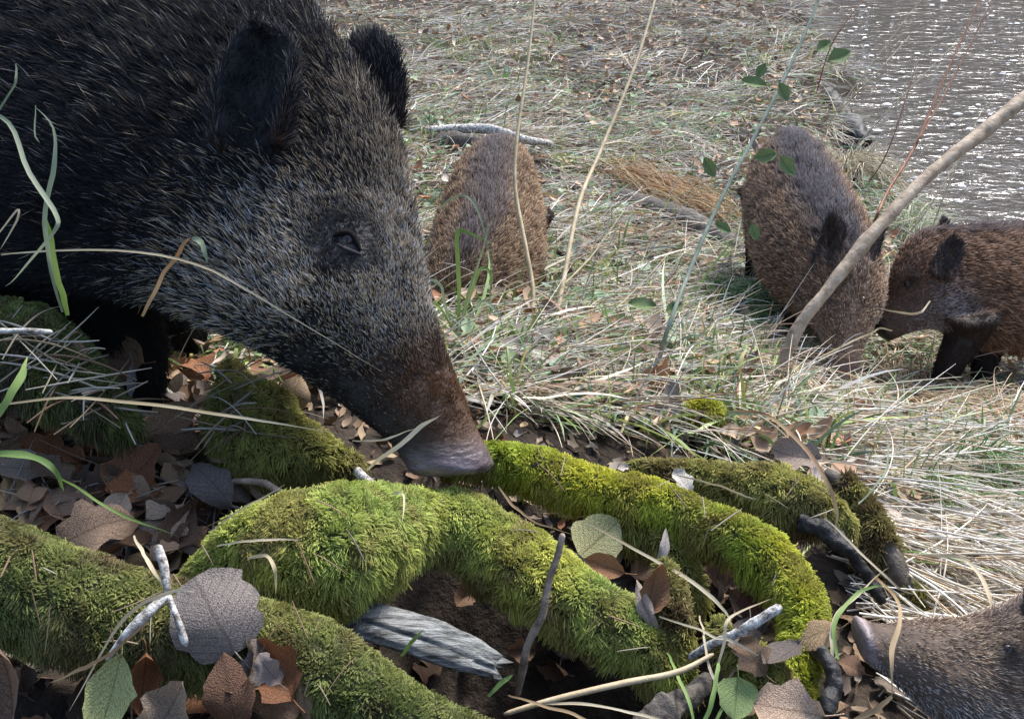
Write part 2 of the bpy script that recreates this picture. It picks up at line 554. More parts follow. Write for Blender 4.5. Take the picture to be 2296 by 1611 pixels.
def root(name, pts, pal, label, dens=520000, seed=1, length=0.0068, bald=0.0, cat='root', group='mossy roots', mat=None, lump=0.22, k=20, n=None):
    P = []
    for (px, py, rp, d) in pts:
        c = at(px, py, d)
        P.append([*c, max(rp - 20, rp * 0.6) * d / FPX])
    Q = catmull(P, n or len(pts) * 7)
    rings = tube_rings(Q[:, :3], Q[:, 3], k, lump, seed, 26 if dens else 65)
    V, F = loft(rings)
    o = mesh_obj(name, V, F, mat or M_rootbase)
    tag(o, label, cat, group)
    add_surface(V, F)
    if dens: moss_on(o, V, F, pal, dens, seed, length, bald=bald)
    return o


root('mossy_root', [(420, 1330, 55, 0.99), (500, 1270, 85, 0.97), (610, 1225, 115, 0.95), (720, 1222, 148, 0.94), (830, 1190, 122, 0.98), (930, 1165, 92, 1.04), (1040, 1178, 88, 1.07), (1130, 1233, 94, 1.06), (1230, 1304, 92, 1.03), (1330, 1372, 88, 1.01), (1420, 1428, 78, 1.0), (1490, 1485, 64, 1.0), (1540, 1550, 50, 1.0)],
     'bright', 'thick bright green moss-covered root arching over the dark hollow under the big snout', seed=11, length=0.0062, dens=640000)
root('mossy_root', [(1000, 1030, 40, 1.25), (1070, 1022, 46, 1.22), (1150, 1035, 60, 1.19), (1250, 1065, 66, 1.16), (1370, 1105, 66, 1.13), (1480, 1130, 66, 1.11), (1570, 1165, 64, 1.09), (1660, 1207, 68, 1.06), (1740, 1267, 70, 1.04), (1795, 1335, 65, 1.01), (1805, 1405, 56, 0.99), (1790, 1480, 58, 0.97), (1775, 1560, 64, 0.95), (1770, 1660, 60, 0.94)],
     'vivid', 'long vivid green mossy root curving down to the right beside the curled brown leaves', seed=23, length=0.006, dens=620000)
root('mossy_root', [(1400, 1060, 28, 1.27), (1470, 1052, 36, 1.25), (1560, 1062, 50, 1.23), (1660, 1087, 66, 1.2), (1750, 1110, 82, 1.18), (1820, 1137, 72, 1.17), (1872, 1152, 48, 1.17), (1900, 1190, 30, 1.18)],
     'olive', 'short thick olive mossy root lying behind the long curving root', seed=37, length=0.0065)
root('mossy_log', [(-320, 1180, 110, 0.85), (-150, 1245, 125, 0.84), (0, 1300, 132, 0.83), (150, 1350, 132, 0.83), (300, 1392, 125, 0.83), (450, 1420, 120, 0.83), (580, 1445, 120, 0.83), (700, 1490, 110, 0.83), (820, 1560, 104, 0.82), (930, 1620, 96, 0.81), (1050, 1680, 88, 0.81), (1180, 1740, 80, 0.8), (1320, 1820, 70, 0.8)],
     'dark', 'dark olive mossy log with a big grey dead leaf lying on it', seed=41, length=0.0052, cat='log', dens=680000)
root('moss_mound', [(515, 815, 22, 1.24), (525, 870, 60, 1.22), (545, 930, 108, 1.19), (600, 985, 112, 1.18), (690, 1015, 80, 1.18), (755, 1030, 52, 1.19), (800, 1045, 30, 1.2)],
     'olive', 'steep mound of yellowish moss beneath the big boar\'s chin', seed=53, length=0.0065, cat='moss', group='moss mounds')
root('moss_mound', [(-200, 740, 110, 1.12), (-60, 760, 118, 1.1), (60, 790, 122, 1.09), (150, 850, 100, 1.08), (230, 910, 70, 1.08), (290, 960, 40, 1.1)],
     'deep', 'dark mossy mound with dry grass at the big boar\'s forelegs', seed=59, length=0.0065, cat='moss', group='moss mounds')
root('mossy_stub', [(1490, 1265, 20, 1.03), (1505, 1315, 40, 1.01), (1512, 1370, 50, 1.0), (1520, 1440, 45, 1.0), (1530, 1500, 35, 1.0)],
     'olive', 'small mossy stub between the arched root and the curled brown leaf', seed=61, length=0.0075, group='moss mounds', cat='moss')
root('mossy_stub', [(1400, 1180, 24, 1.12), (1470, 1195, 42, 1.11), (1510, 1235, 45, 1.1), (1540, 1290, 40, 1.1), (1560, 1340, 25, 1.1)],
     'olive', 'little mossy hump under the long root behind the small brown leaves', seed=67, length=0.009, group='moss mounds', cat='moss')
root('mossy_root', [(1600, 1400, 30, 0.98), (1660, 1450, 50, 0.96), (1715, 1520, 75, 0.93), (1720, 1600, 90, 0.92), (1700, 1700, 90, 0.91)],
     'olive', 'mossy foot of the curving root above the pale dead leaf', seed=71, length=0.0065, bald=0.40)
root('mossy_root', [(1850, 1060, 25, 1.28), (1905, 1100, 36, 1.26), (1955, 1180, 46, 1.24), (2000, 1260, 48, 1.22), (2035, 1330, 46, 1.21), (2060, 1410, 40, 1.2)],
     'olive', 'half bare mossy root between the olive root and the straw', seed=73, length=0.010, bald=0.50, mat=M_bark)
root('bare_root', [(1790, 1170, 30, 1.14), (1850, 1190, 36, 1.13), (1900, 1235, 30, 1.12), (1945, 1290, 24, 1.12), (1980, 1350, 18, 1.12)],
     'deep', 'dark bare root in the gap behind the curving mossy root', dens=0, seed=79, mat=M_black, lump=0.7, group=None, n=80, k=24)
root('moss_patch', [(1080, 865, 20, 1.62), (1130, 850, 40, 1.6), (1185, 845, 42, 1.6), (1235, 855, 25, 1.6)],
     'vivid', 'moss hump among dry stalks just behind the big snout', seed=83, length=0.0065, cat='moss', group='moss patches in the grass', bald=0.35)
root('moss_patch', [(1555, 920, 16, 1.5), (1580, 912, 28, 1.5), (1605, 920, 18, 1.5)],
     'vivid', 'small bright yellow moss patch in the dry grass', seed=89, length=0.010, cat='moss', group='moss patches in the grass')

def tree_behind():
    C = catmull([(-0.32, -0.42, 0.2), (-0.30, -0.45, 0.9), (-0.34, -0.5, 2.2), (-0.3, -0.6, 4.0), (-0.4, -0.65, 6.5), (-0.35, -0.7, 9.0)], 40)
    r_ = np.interp(np.linspace(0, 1, 40), [0, 0.06, 0.2, 0.6, 1], [0.44, 0.33, 0.27, 0.2, 0.08])
    e = bpy.data.objects.new('tree', None); COL.objects.link(e); e.location = (0, 0, 0)
    tag(e, 'tree whose mossy roots spread over the bank, standing behind the viewer', 'tree')
    V, F = loft(tube_rings(C, r_, 20, 0.2, 3, 6)); mesh_obj('trunk', V, F, M_bark, e)
    r = np.random.default_rng(5)
    for i in range(12):
        z = 2.6 + i * 0.5; a = i * 2.4
        b = np.array([-0.33, -0.6, z]); L = r.uniform(1.2, 2.4)
        q = catmull([b, b + [math.cos(a) * L * .4, math.sin(a) * L * .4, L * .3], b + [math.cos(a) * L, math.sin(a) * L, L * .9]], 12)
        V, F = loft(tube_rings(q, np.linspace(0.07, 0.012, 12), 8, 0.1, i, 10)); mesh_obj('limb', V, F, M_bark, e)


tree_behind()

BVH = BVHTree.FromPolygons([tuple(v) for v in np.vstack(surf_V)], [f for fl in surf_F for f in fl])


def ray(px, py):
    d = nrm(at(px, py, 1.0) - CAM)
    hit, n_, i_, t_ = BVH.ray_cast(Vector(CAM), Vector(d), 60)
    if hit is None: return None
    n_ = Vector(n_)
    if n_.dot(Vector(d)) > 0: n_ = -n_
    return np.array(hit), np.array(n_)


def drop(x, y, z=3.0):
    hit, n_, i_, t_ = BVH.ray_cast(Vector((x, y, z)), Vector((0, 0, -1)), 10)
    return np.array(hit) if hit is not None else np.array([x, y, float(ground_z(x, y))])


# ------------------------------------------------------------------ wild boar builder
class Boar:
    def __init__(self, seed):
        self.V, self.F, self.ref = [], [], []
        self.off = 0
        self.seed = seed

    def piece(self, rings, flow, s, dors, region):
        V, F = loft(rings)
        m, k, _ = np.shape(rings)
        self.V.append(V); self.F += [[i + self.off for i in f] for f in F]; self.off += len(V)
        P = np.asarray(rings).reshape(-1, 3)
        fl = np.broadcast_to(flow, (m, k, 3)).reshape(-1, 3) if np.ndim(flow) == 3 else np.repeat(np.asarray(flow)[:, None], k, 1).reshape(-1, 3)
        st = np.repeat(np.asarray(s), k)
        do = np.broadcast_to(dors, (m, k)).reshape(-1)
        self.ref.append((P, nrm(fl), st, do, np.full(m * k, region)))

    def trunk(self, st, n=90, k=32):
        """st rows: C(3) D(3) W(3) egg"""
        Q = catmull(st, n)
        C, D, W, egg = Q[:, :3], Q[:, 3:6], Q[:, 6:9], Q[:, 9]
        th = np.linspace(0, 2 * np.pi, k, endpoint=False)
        sn, cs = np.sin(th), np.cos(th)
        wmod = 1 - egg[:, None] * sn[None, :]
        sq = np.sign(cs) * np.abs(cs) ** 0.88
        rings = C[:, None] + D[:, None] * sn[None, :, None] + W[:, None] * (sq[None, :] * wmod)[..., None]
        fl = np.gradient(C, axis=0)
        if np.dot(np.cross(D[5], W[5]), fl[5]) < 0: pass
        self.C, self.Dv, self.Wv = C, D, W
        self.piece(rings, fl, np.linspace(0, 1, n), np.broadcast_to(sn, (n, k)), 0)

    def blob(self, c, ax, r, s, region=0, n=10, k=14, flow=None):
        ax = nrm(ax)
        t = np.linspace(-1, 1, n)
        a = nrm(np.cross(ax, [0.3, 0.5, 0.8])); b = np.cross(ax, a)
        th = np.linspace(0, 2 * np.pi, k, endpoint=False)
        rr = np.sqrt(np.maximum(1 - t ** 2, 0.002))
        rings = np.asarray(c) + (t * r[0])[:, None, None] * ax + rr[:, None, None] * r[1] * (np.cos(th)[None, :, None] * a + np.sin(th)[None, :, None] * b)
        self.piece(rings, np.repeat(np.asarray(flow if flow is not None else ax)[None], n, 0), np.full(n, s), 0.2, region)

    def ear(self, base, tip, opening, w, bend=0.1, cup=0.75, thick=0.006, lean=None):
        base, tip = np.asarray(base), np.asarray(tip)
        ax = tip - base; L = np.linalg.norm(ax); ax = ax / L
        o = opening - ax * np.dot(opening, ax); o = nrm(o)
        sd = np.cross(ax, o)
        u = np.linspace(0, 1, 16); q = np.linspace(-1, 1, 11)
        rings = []
        for ui in u:
            W = w * (0.70 + 0.75 * ui * (1 - 0.35 * ui)) * math.sqrt(max(1 - ui ** 3.2, 0.02))
            c = base + ax * (L * ui) - o * bend * L * math.sin(ui * 2.6) * 0.5
            ph = q * (1.55 - 0.75 * ui) * cup * 1.3
            Rr = W / max(math.sin(min(abs(ph[-1]), 1.5)), 0.3)
            outer = np.array([c + sd * Rr * math.sin(p) - o * Rr * (math.cos(p) - 0.35) for p in ph])
            inn = np.array([c + sd * (Rr - thick * 1.6) * math.sin(p) - o * ((Rr - thick * 1.6) * (math.cos(p)) - Rr * 0.35) for p in ph])
            rings.append(np.vstack([outer, inn[::-1]]))
        rings = np.array(rings)
        d = np.concatenate([np.ones(11), -np.ones(11)])
        self.piece(rings, np.repeat(ax[None], 16, 0), u, np.broadcast_to(d, (16, 22)), 1)

    def leg(self, pts, rad, n=24, k=14, region=2):
        Q = catmull(np.hstack([np.asarray(pts), np.asarray(rad)[:, None]]), n)
        rings = tube_rings(Q[:, :3], Q[:, 3], k)
        self.piece(rings, np.gradient(Q[:, :3], axis=0), np.linspace(0, 1, n), 0.0, region)

    def build(self, name, voxel, skin, fur, nfur, hair, far_w=0.3):
        V = np.vstack(self.V)
        tmp = mesh_obj('tmp', V, self.F)
        rm = tmp.modifiers.new('r', 'REMESH'); rm.mode = 'VOXEL'; rm.voxel_size = voxel; rm.use_smooth_shade = True
        sm = tmp.modifiers.new('s', 'SMOOTH'); sm.iterations = 5; sm.factor = 0.5
        dg = bpy.context.evaluated_depsgraph_get()
        me = bpy.data.meshes.new_from_object(tmp.evaluated_get(dg))
        old = tmp.data
        bpy.data.objects.remove(tmp); bpy.data.meshes.remove(old)
        me.name = name
        nv = len(me.vertices)
        v = np.empty(nv * 3); me.vertices.foreach_get('co', v); v = v.reshape(-1, 3)
        f = [list(p.vertices) for p in me.polygons]
        RP = np.vstack([r[0] for r in self.ref]); RF = np.vstack([r[1] for r in self.ref])
        RS = np.concatenate([r[2] for r in self.ref]); RD = np.concatenate([r[3] for r in self.ref]); RR = np.concatenate([r[4] for r in self.ref])
        kd = kdtree.KDTree(len(RP))
        for i, p in enumerate(RP): kd.insert(p, i)
        kd.balance()

        def look(P):
            o1 = np.empty(len(P), int)
            for i, p in enumerate(P): o1[i] = kd.find(p)[1]
            return RF[o1], RS[o1], RD[o1], RR[o1]
        self.look = look
        fl, s, dr, rg = look(v)
        col, wet = skin(v, s, dr, rg)
        a = me.attributes.new('col', 'FLOAT_COLOR', 'POINT')
        c = np.ones((nv, 4)); c[:, :3] = col
        a.data.foreach_set('color', c.ravel())
        a = me.attributes.new('wet', 'FLOAT', 'POINT')
        a.data.foreach_set('value', wet.astype(np.float32))
        me.materials.clear(); me.materials.append(M_skin)
        me.polygons.foreach_set('use_smooth', np.ones(len(me.polygons), bool))
        body = bpy.data.objects.new(name, me); COL.objects.link(body)

        def wt(p, n_):
            d = nrm(CAM - p)
            fc = (d * n_).sum(1)
            return np.where(fc > -0.3, 1.0, far_w) * hair(p)
        P, N = sample_mesh(v, f, nfur, wt)
        fl, s, dr, rg = look(P)
        fl = nrm(fl - N * (fl * N).sum(1, keepdims=True))
        L, lift, rad, c0, c1, droop = fur(P, N, s, dr, rg)
        keep = L > 0.0008
        P, N, fl, L, lift, rad, c0, c1, droop = [q[keep] for q in (P, N, fl, L, lift, rad, c0, c1, droop)]
        n = len(P)
        cellp = np.floor(P / 0.012 + rng.normal(0, 0.3, (n, 3))).astype(np.int64)
        cj = np.stack([_hash(cellp[:, 0], cellp[:, 1], cellp[:, 2], self.seed + q) for q in (1, 2, 3)], -1) - 0.5
        fl = nrm(fl + cj * 0.8 + rng.normal(0, 0.16, (n, 3)))
        d0 = nrm(fl + N * lift[:, None])
        k = 5
        t = np.linspace(0, 1, k)[None, :, None]
        g = np.array([0, 0, -1.0])
        Lk = (L * (0.7 + 0.6 * rng.random(n)))[:, None, None]
        end = nrm(fl + N * (lift * 0.25)[:, None] + g * droop[:, None])
        pts = (P - N * 0.001)[:, None] + Lk * (t * (1 - 0.5 * t) * d0[:, None] + 0.5 * t ** 2 * end[:, None])
        tt = np.array([0, 0.05, 0.45, 1.0, 1.0])[None, :, None]
        col = c0[:, None] * (1 - tt) + c1[:, None] * tt
        rr = rad[:, None] * np.array([1, 1, 0.9, 0.65, 0.2])[None]
        strands('fur', pts, rr, col, M_fur, body)
        self.body = body
        return body


def side_stations(rows, tilt=0.2, roll=None):
    """rows: Tx,Ty,Bx,By,d,hw,egg : outline seen from the side, with depth and half width in metres"""
    st = []
    for i, (tx, ty, bx, by, d, hw, egg) in enumerate(rows):
        T, B = at(tx, ty, d), at(bx, by, d)
        D = (T - B) / 2
        Wd = nrm(FWD + tilt * nrm(D))
        if roll is not None: Wd = nrm(Wd + roll[i] * RIGHT)
        st.append([*((T + B) / 2), *D, *(Wd * hw), egg])
    return st


def top_stations(rows, up=(0, 0, 1)):
    """rows: px,py,d,hw,hh,egg : a body that comes towards the viewer"""
    C = np.array([at(r[0], r[1], r[2]) for r in rows])
    T = nrm(np.gradient(C, axis=0))
    st = []
    for c, t, r in zip(C, T, rows):
        D = np.array(up, float); D = nrm(D - t * np.dot(D, t))
        W = np.cross(t, D)
        st.append([*c, *(D * r[4]), *(W * r[3]), r[5]])
    return st


def sphere(name, c, r, mat, parent, sc=(1, 1, 1), seg=20):
    th = np.linspace(0, np.pi, 12); ph = np.linspace(0, 2 * np.pi, seg, endpoint=False)
    rings = np.array([[np.array(c) + r * np.array([math.sin(max(a, 0.02)) * math.cos(b) * sc[0], math.sin(max(a, 0.02)) * math.sin(b) * sc[1], math.cos(a) * sc[2]]) for b in ph] for a in np.clip(th, 0.02, np.pi - 0.02)])
    V, F = loft(rings)
    return mesh_obj(name, V, F, mat, parent)


def hoof(parent, foot, r, fwd):
    """two toes at the end of a leg"""
    fwd = nrm([fwd[0], fwd[1], 0]); sd = np.array([-fwd[1], fwd[0], 0])
    for s_ in (-1, 1):
        c = np.asarray(foot) + sd * s_ * r * 0.42
        rings = []
        for u, (h, a, b, o_) in enumerate([(0, .5, .38, .25), (0.25, .52, .4, .22), (0.7, .45, .36, .08), (1.1, .38, .32, -.05)]):
            th = np.linspace(0, 2 * np.pi, 12, endpoint=False)
            rings.append(np.array([c + fwd * (r * (o_ + a * math.cos(q) * (1.5 if math.cos(q) > 0 else 1))) + sd * r * b * math.sin(q) + np.array([0, 0, h * r]) for q in th]))
        V, F = loft(rings)
        mesh_obj('hoof', V, F, M_hoof, parent)


# ------------------------------------------------------------------ the sow
sow = Boar(100)
rows = [
    (1100, 1058, 935, 1064, 1.085, 0.034, 0.0), (1108, 1046, 918, 1054, 1.085, 0.041, 0.0), (1098, 1018, 908, 1034, 1.085, 0.038, 0.0), (1066, 955, 880, 992, 1.085, 0.035, 0.05), (1036, 880, 818, 938, 1.085, 0.040, 0.1),
    (994, 775, 735, 872, 1.09, 0.050, 0.12), (957, 660, 655, 818, 1.095, 0.066, 0.12), (938, 545, 575, 768, 1.10, 0.084, 0.15), (921, 435, 495, 728, 1.115, 0.093, 0.15), (893, 325, 405, 692, 1.13, 0.098, 0.1),
    (838, 232, 315, 665, 1.15, 0.106, 0.05), (745, 122, 205, 650, 1.18, 0.13, 0.1), (615, -10, 85, 640, 1.21, 0.16, 0.12), (440, -150, -60, 650, 1.26, 0.19, 0.12),
    (200, -240, -220, 690, 1.31, 0.21, 0.1), (-150, -270, -480, 720, 1.38, 0.225, 0.05), (-600, -240, -850, 720, 1.46, 0.225, 0.0), (-1050, -190, -1200, 660, 1.55, 0.21, 0.0), (-1400, -90, -1450, 520, 1.62, 0.16, 0.0), (-1580, 80, -1560, 330, 1.66, 0.06, 0.0)]
sow.trunk(side_stations(rows, 0.18), 130, 40)
HEADAX = nrm(at(500, 380, 1.1) - at(1010, 1050, 1.085))      # nose to neck
# brow and cheek
# ears
E1B, E1T = at(570, 335, 1.045), at(562, 46, 1.04)
sow.ear(E1B, E1T, nrm(-FWD + RIGHT * -0.40 + UPV * -0.1), 0.052, bend=0.06, cup=0.85, thick=0.007)
E2B, E2T = at(850, 300, 1.20), at(838, 78, 1.215)
sow.ear(E2B, E2T, nrm(FWD * 1.0 + RIGHT * 0.35), 0.044, bend=0.10, cup=0.8, thick=0.007)
# legs
for (px, d, ddx) in ((210, 1.2, 0.0), (345, 1.42, 0.02)):
    top = at(px - 60, 560, d); gz = drop(top[0], top[1] - 0.02, 0.9)
    foot = np.array([top[0] + 0.05, top[1] - 0.02, ground_z(top[0], top[1]) + 0.01])
    kn = top * 0.45 + foot * 0.55 + np.array([0.03, 0, 0])
    sow.leg([top + [0, 0, 0.12], top, kn, foot * 0.85 + kn * 0.15, foot], [0.10, 0.075, 0.042, 0.032, 0.034])
HIND = []
for (px, d) in ((-1250, 1.45), (-1180, 1.68)):
    top = at(px, 420, d); gzv = float(ground_z(top[0], top[1]))
    foot = np.array([top[0] + 0.0, top[1], gzv + 0.01])
    hk = np.array([top[0] - 0.09, top[1], gzv + 0.20]); kn = np.array([top[0] + 0.08, top[1], gzv + 0.36])
    sow.leg([top + [0, 0, 0.05], kn, hk, foot + [0, 0, 0.05], foot], [0.13, 0.10, 0.042, 0.032, 0.034])
    HIND.append(foot)


EYE = at(780, 530, 1.022)


def sow_skin(v, s, dr, rg):
    n = len(v)
    c = np.tile(np.array([0.013, 0.012, 0.012]), (n, 1))
    wet = np.zeros(n)
    # snout: brown, then the bare grey nose pad
    t = (np.clip((0.29 - s) / 0.09, 0, 1) * np.clip(0.5 + 0.7 * dr, 0.1, 1))[:, None] * (rg == 0)[:, None]
    c = c * (1 - t) + np.array([0.066, 0.034, 0.018]) * t
    t = np.clip((0.15 - s) / 0.05, 0, 1)[:, None] * (rg == 0)[:, None]
    nz = fbm(v * 60, 5, 3)[:, None]
    c = c * (1 - t) + (np.array([0.125, 0.098, 0.105]) * (0.35 + 1.0 * nz)) * t
    wet[:] = t[:, 0] * 0.95
    c[rg == 1] = np.array([0.004, 0.004, 0.005])
    e = np.clip(1 - np.linalg.norm(v - EYE, axis=1) / 0.05, 0, 1)[:, None]
    c = c * (1 - e) + np.array([0.010, 0.008, 0.008]) * e
    wet = np.maximum(wet, e[:, 0] * 0.5)
    return c, wet


def sow_hairw(p):
    # denser where hair is short (the face), sparser behind
    d = np.linalg.norm(p - at(860, 700, 1.05), axis=1)
    d2 = np.linalg.norm(p - at(960, 900, 1.06), axis=1)
    return np.clip(1.6 - d * 1.9, 0.25, 1.6) + 2.2 * np.exp(-(d2 / 0.10) ** 2)


def mixc(a, b, t):
    return a * (1 - t) + b * t


def sow_fur(P, N, s, dr, rg):
    n = len(P)
    L = np.interp(s, [0.11, 0.15, 0.22, 0.34, 0.46, 0.56, 0.7, 1], [0.0012, 0.003, 0.0065, 0.0095, 0.013, 0.022, 0.032, 0.036])
    L[(s < 0.105) & (rg == 0)] = 0
    lift = np.interp(s, [0.1, 0.3, 0.5, 1], [0.25, 0.32, 0.42, 0.35])
    mane = np.clip((dr - 0.86) / 0.14, 0, 1) * np.clip((s - 0.46) / 0.1, 0, 1) * (rg == 0)
    L = L * (1 + 0.8 * mane); lift = lift + 0.5 * mane
    rad = np.interp(s, [0.1, 0.3, 0.6], [0.00028, 0.00034, 0.00042])
    droop = np.interp(s, [0.2, 0.6, 1], [0.05, 0.15, 0.2])
    q = rng.random(n)
    nz = fbm(P * 22, 31, 2)
    dark = np.array([0.009, 0.0092, 0.0108])
    c0 = np.tile(dark, (n, 1)) * (0.6 + 0.8 * rng.random((n, 1)))
    # pale tip share by region
    share = np.interp(s, [0.10, 0.16, 0.24, 0.30, 0.36, 0.42, 0.50, 0.60, 1], [0.05, 0.12, 0.34, 0.66, 0.82, 0.72, 0.30, 0.07, 0.03])
    share = share * np.clip(0.75 + 0.6 * dr, 0.35, 1.3)
    share = share * np.clip(0.15 + 1.75 * nz, 0.1, 1.5)
    share = share * np.where(s < 0.33, np.clip(0.75 + 0.5 * dr, 0.3, 1), 1)
    ruff = np.exp(-(np.linalg.norm((P - at(470, 640, 1.04)) * [1, 0.6, 1], axis=1) / 0.075) ** 2)
    share = share + 0.40 * ruff
    L = L * (1 + 0.7 * ruff)
    tipA = np.array([0.55, 0.48, 0.37]); tipB = np.array([0.38, 0.28, 0.17]); tipC = np.array([0.40, 0.42, 0.46])
    z = rng.random((n, 1))
    tip = np.where(z < 0.45, tipA, np.where(z < 0.75, tipB, tipC))
    tip = tip * (0.35 + 0.75 * rng.random((n, 1))) * np.interp(s, [0.26, 0.32, 0.44, 0.58], [1.0, 1.45, 1.3, 0.6])[:, None]
    # forehead browner, between ears
    br = (np.clip((s - 0.38) / 0.08, 0, 1) * np.clip((dr - 0.2) / 0.5, 0, 1) * np.clip((0.6 - s) / 0.08, 0, 1))[:, None]
    tip = mixc(tip, np.array([0.26, 0.20, 0.135]) * (0.5 + 0.8 * rng.random((n, 1))), br * 0.7)
    low = np.array([0.0135, 0.0135, 0.0155])
    c1 = np.where((q < share)[:, None], tip, low * (0.5 + 1.2 * rng.random((n, 1))))
    # brown muzzle, most on the bridge
    mz = (np.clip((0.30 - s) / 0.08, 0, 1) * np.clip(0.45 + 0.75 * dr, 0.10, 1))[:, None]
    c1 = mixc(c1, np.array([0.20, 0.098, 0.045]) * (0.5 + 0.8 * rng.random((n, 1))), mz * 0.95)
    c0 = mixc(c0, np.array([0.07, 0.034, 0.018]), mz * 0.7)
    lip = np.exp(-((dr + 0.52) / 0.10) ** 2) * np.clip((0.34 - s) / 0.04, 0, 1)
    c1 = mixc(c1, np.array([0.010, 0.008, 0.008]), lip[:, None] * 0.9)
    L = L * (1 - 0.5 * lip)
    # dark ring round the eye
    de = np.linalg.norm(P - EYE, axis=1)
    near = np.clip((0.056 - de) / 0.028, 0, 1)
    c1 = mixc(c1, np.array([0.022, 0.018, 0.018]), near[:, None])
    L = np.where(de < 0.016, 0, L * (1 - 0.55 * near))
    # ears: black outside, dark inside
    e = rg == 1
    c1[e] = np.where((rng.random((e.sum(), 1)) < 0.22) & (dr[e] > 0)[:, None], np.array([0.13, 0.115, 0.105]), np.array([0.018, 0.018, 0.022]) * (0.6 + rng.random((e.sum(), 1))))
    L[e] = np.where(dr[e] > 0, 0.018, 0.008); lift[e] = 0.35; rad[e] = 0.0004
    g = rg == 2
    c1[g] = np.array([0.014, 0.013, 0.012]); L[g] = 0.02; lift[g] = 0.15
    return L, lift, rad, c0, c1, droop


sow_body = sow.build('wild_boar', 0.0065, sow_skin, sow_fur, 370000, sow_hairw)
tag(sow_body, 'large dark bristly wild boar with grizzled cheeks lowering its brown snout to mossy roots', 'wild boar')
dg_ = bpy.context.evaluated_depsgraph_get()
SB = BVHTree.FromObject(sow_body, dg_)


def on_sow(px, py):
    d = nrm(at(px, py, 1.0) - CAM)
    h = SB.ray_cast(Vector(CAM), Vector(d), 5)[0]
    return np.array(h)


sphere('eye', on_sow(778, 538) + FWD * 0.0085, 0.0108, M_eye, sow_body)
for (pts, nm, rmax, cc) in (([(748, 530), (764, 522), (786, 524), (800, 544), (808, 562)], 'upper_eyelid', 0.0042, (0.009, 0.007, 0.007)), ([(756, 546), (772, 556), (786, 562), (800, 567), (812, 571)], 'lower_eyelid', 0.0022, (0.06, 0.052, 0.056))):
    C = catmull([on_sow(*p) - FWD * 0.001 for p in pts], 16)
    rr = np.sin(np.linspace(0.25, np.pi - 0.25, 16)) * rmax
    lm = noise_mat(nm, [(0.3, tuple(q * 0.6 for q in cc)), (0.7, cc)], 80, 0.85, 0.3, spec=0.1)
    V, F = loft(tube_rings(C, rr, 8))
    mesh_obj(nm, V, F, lm, sow_body)
for f_ in HIND: hoof(sow_body, f_ - [0, 0, 0.012], 0.04, (1, 0.1))



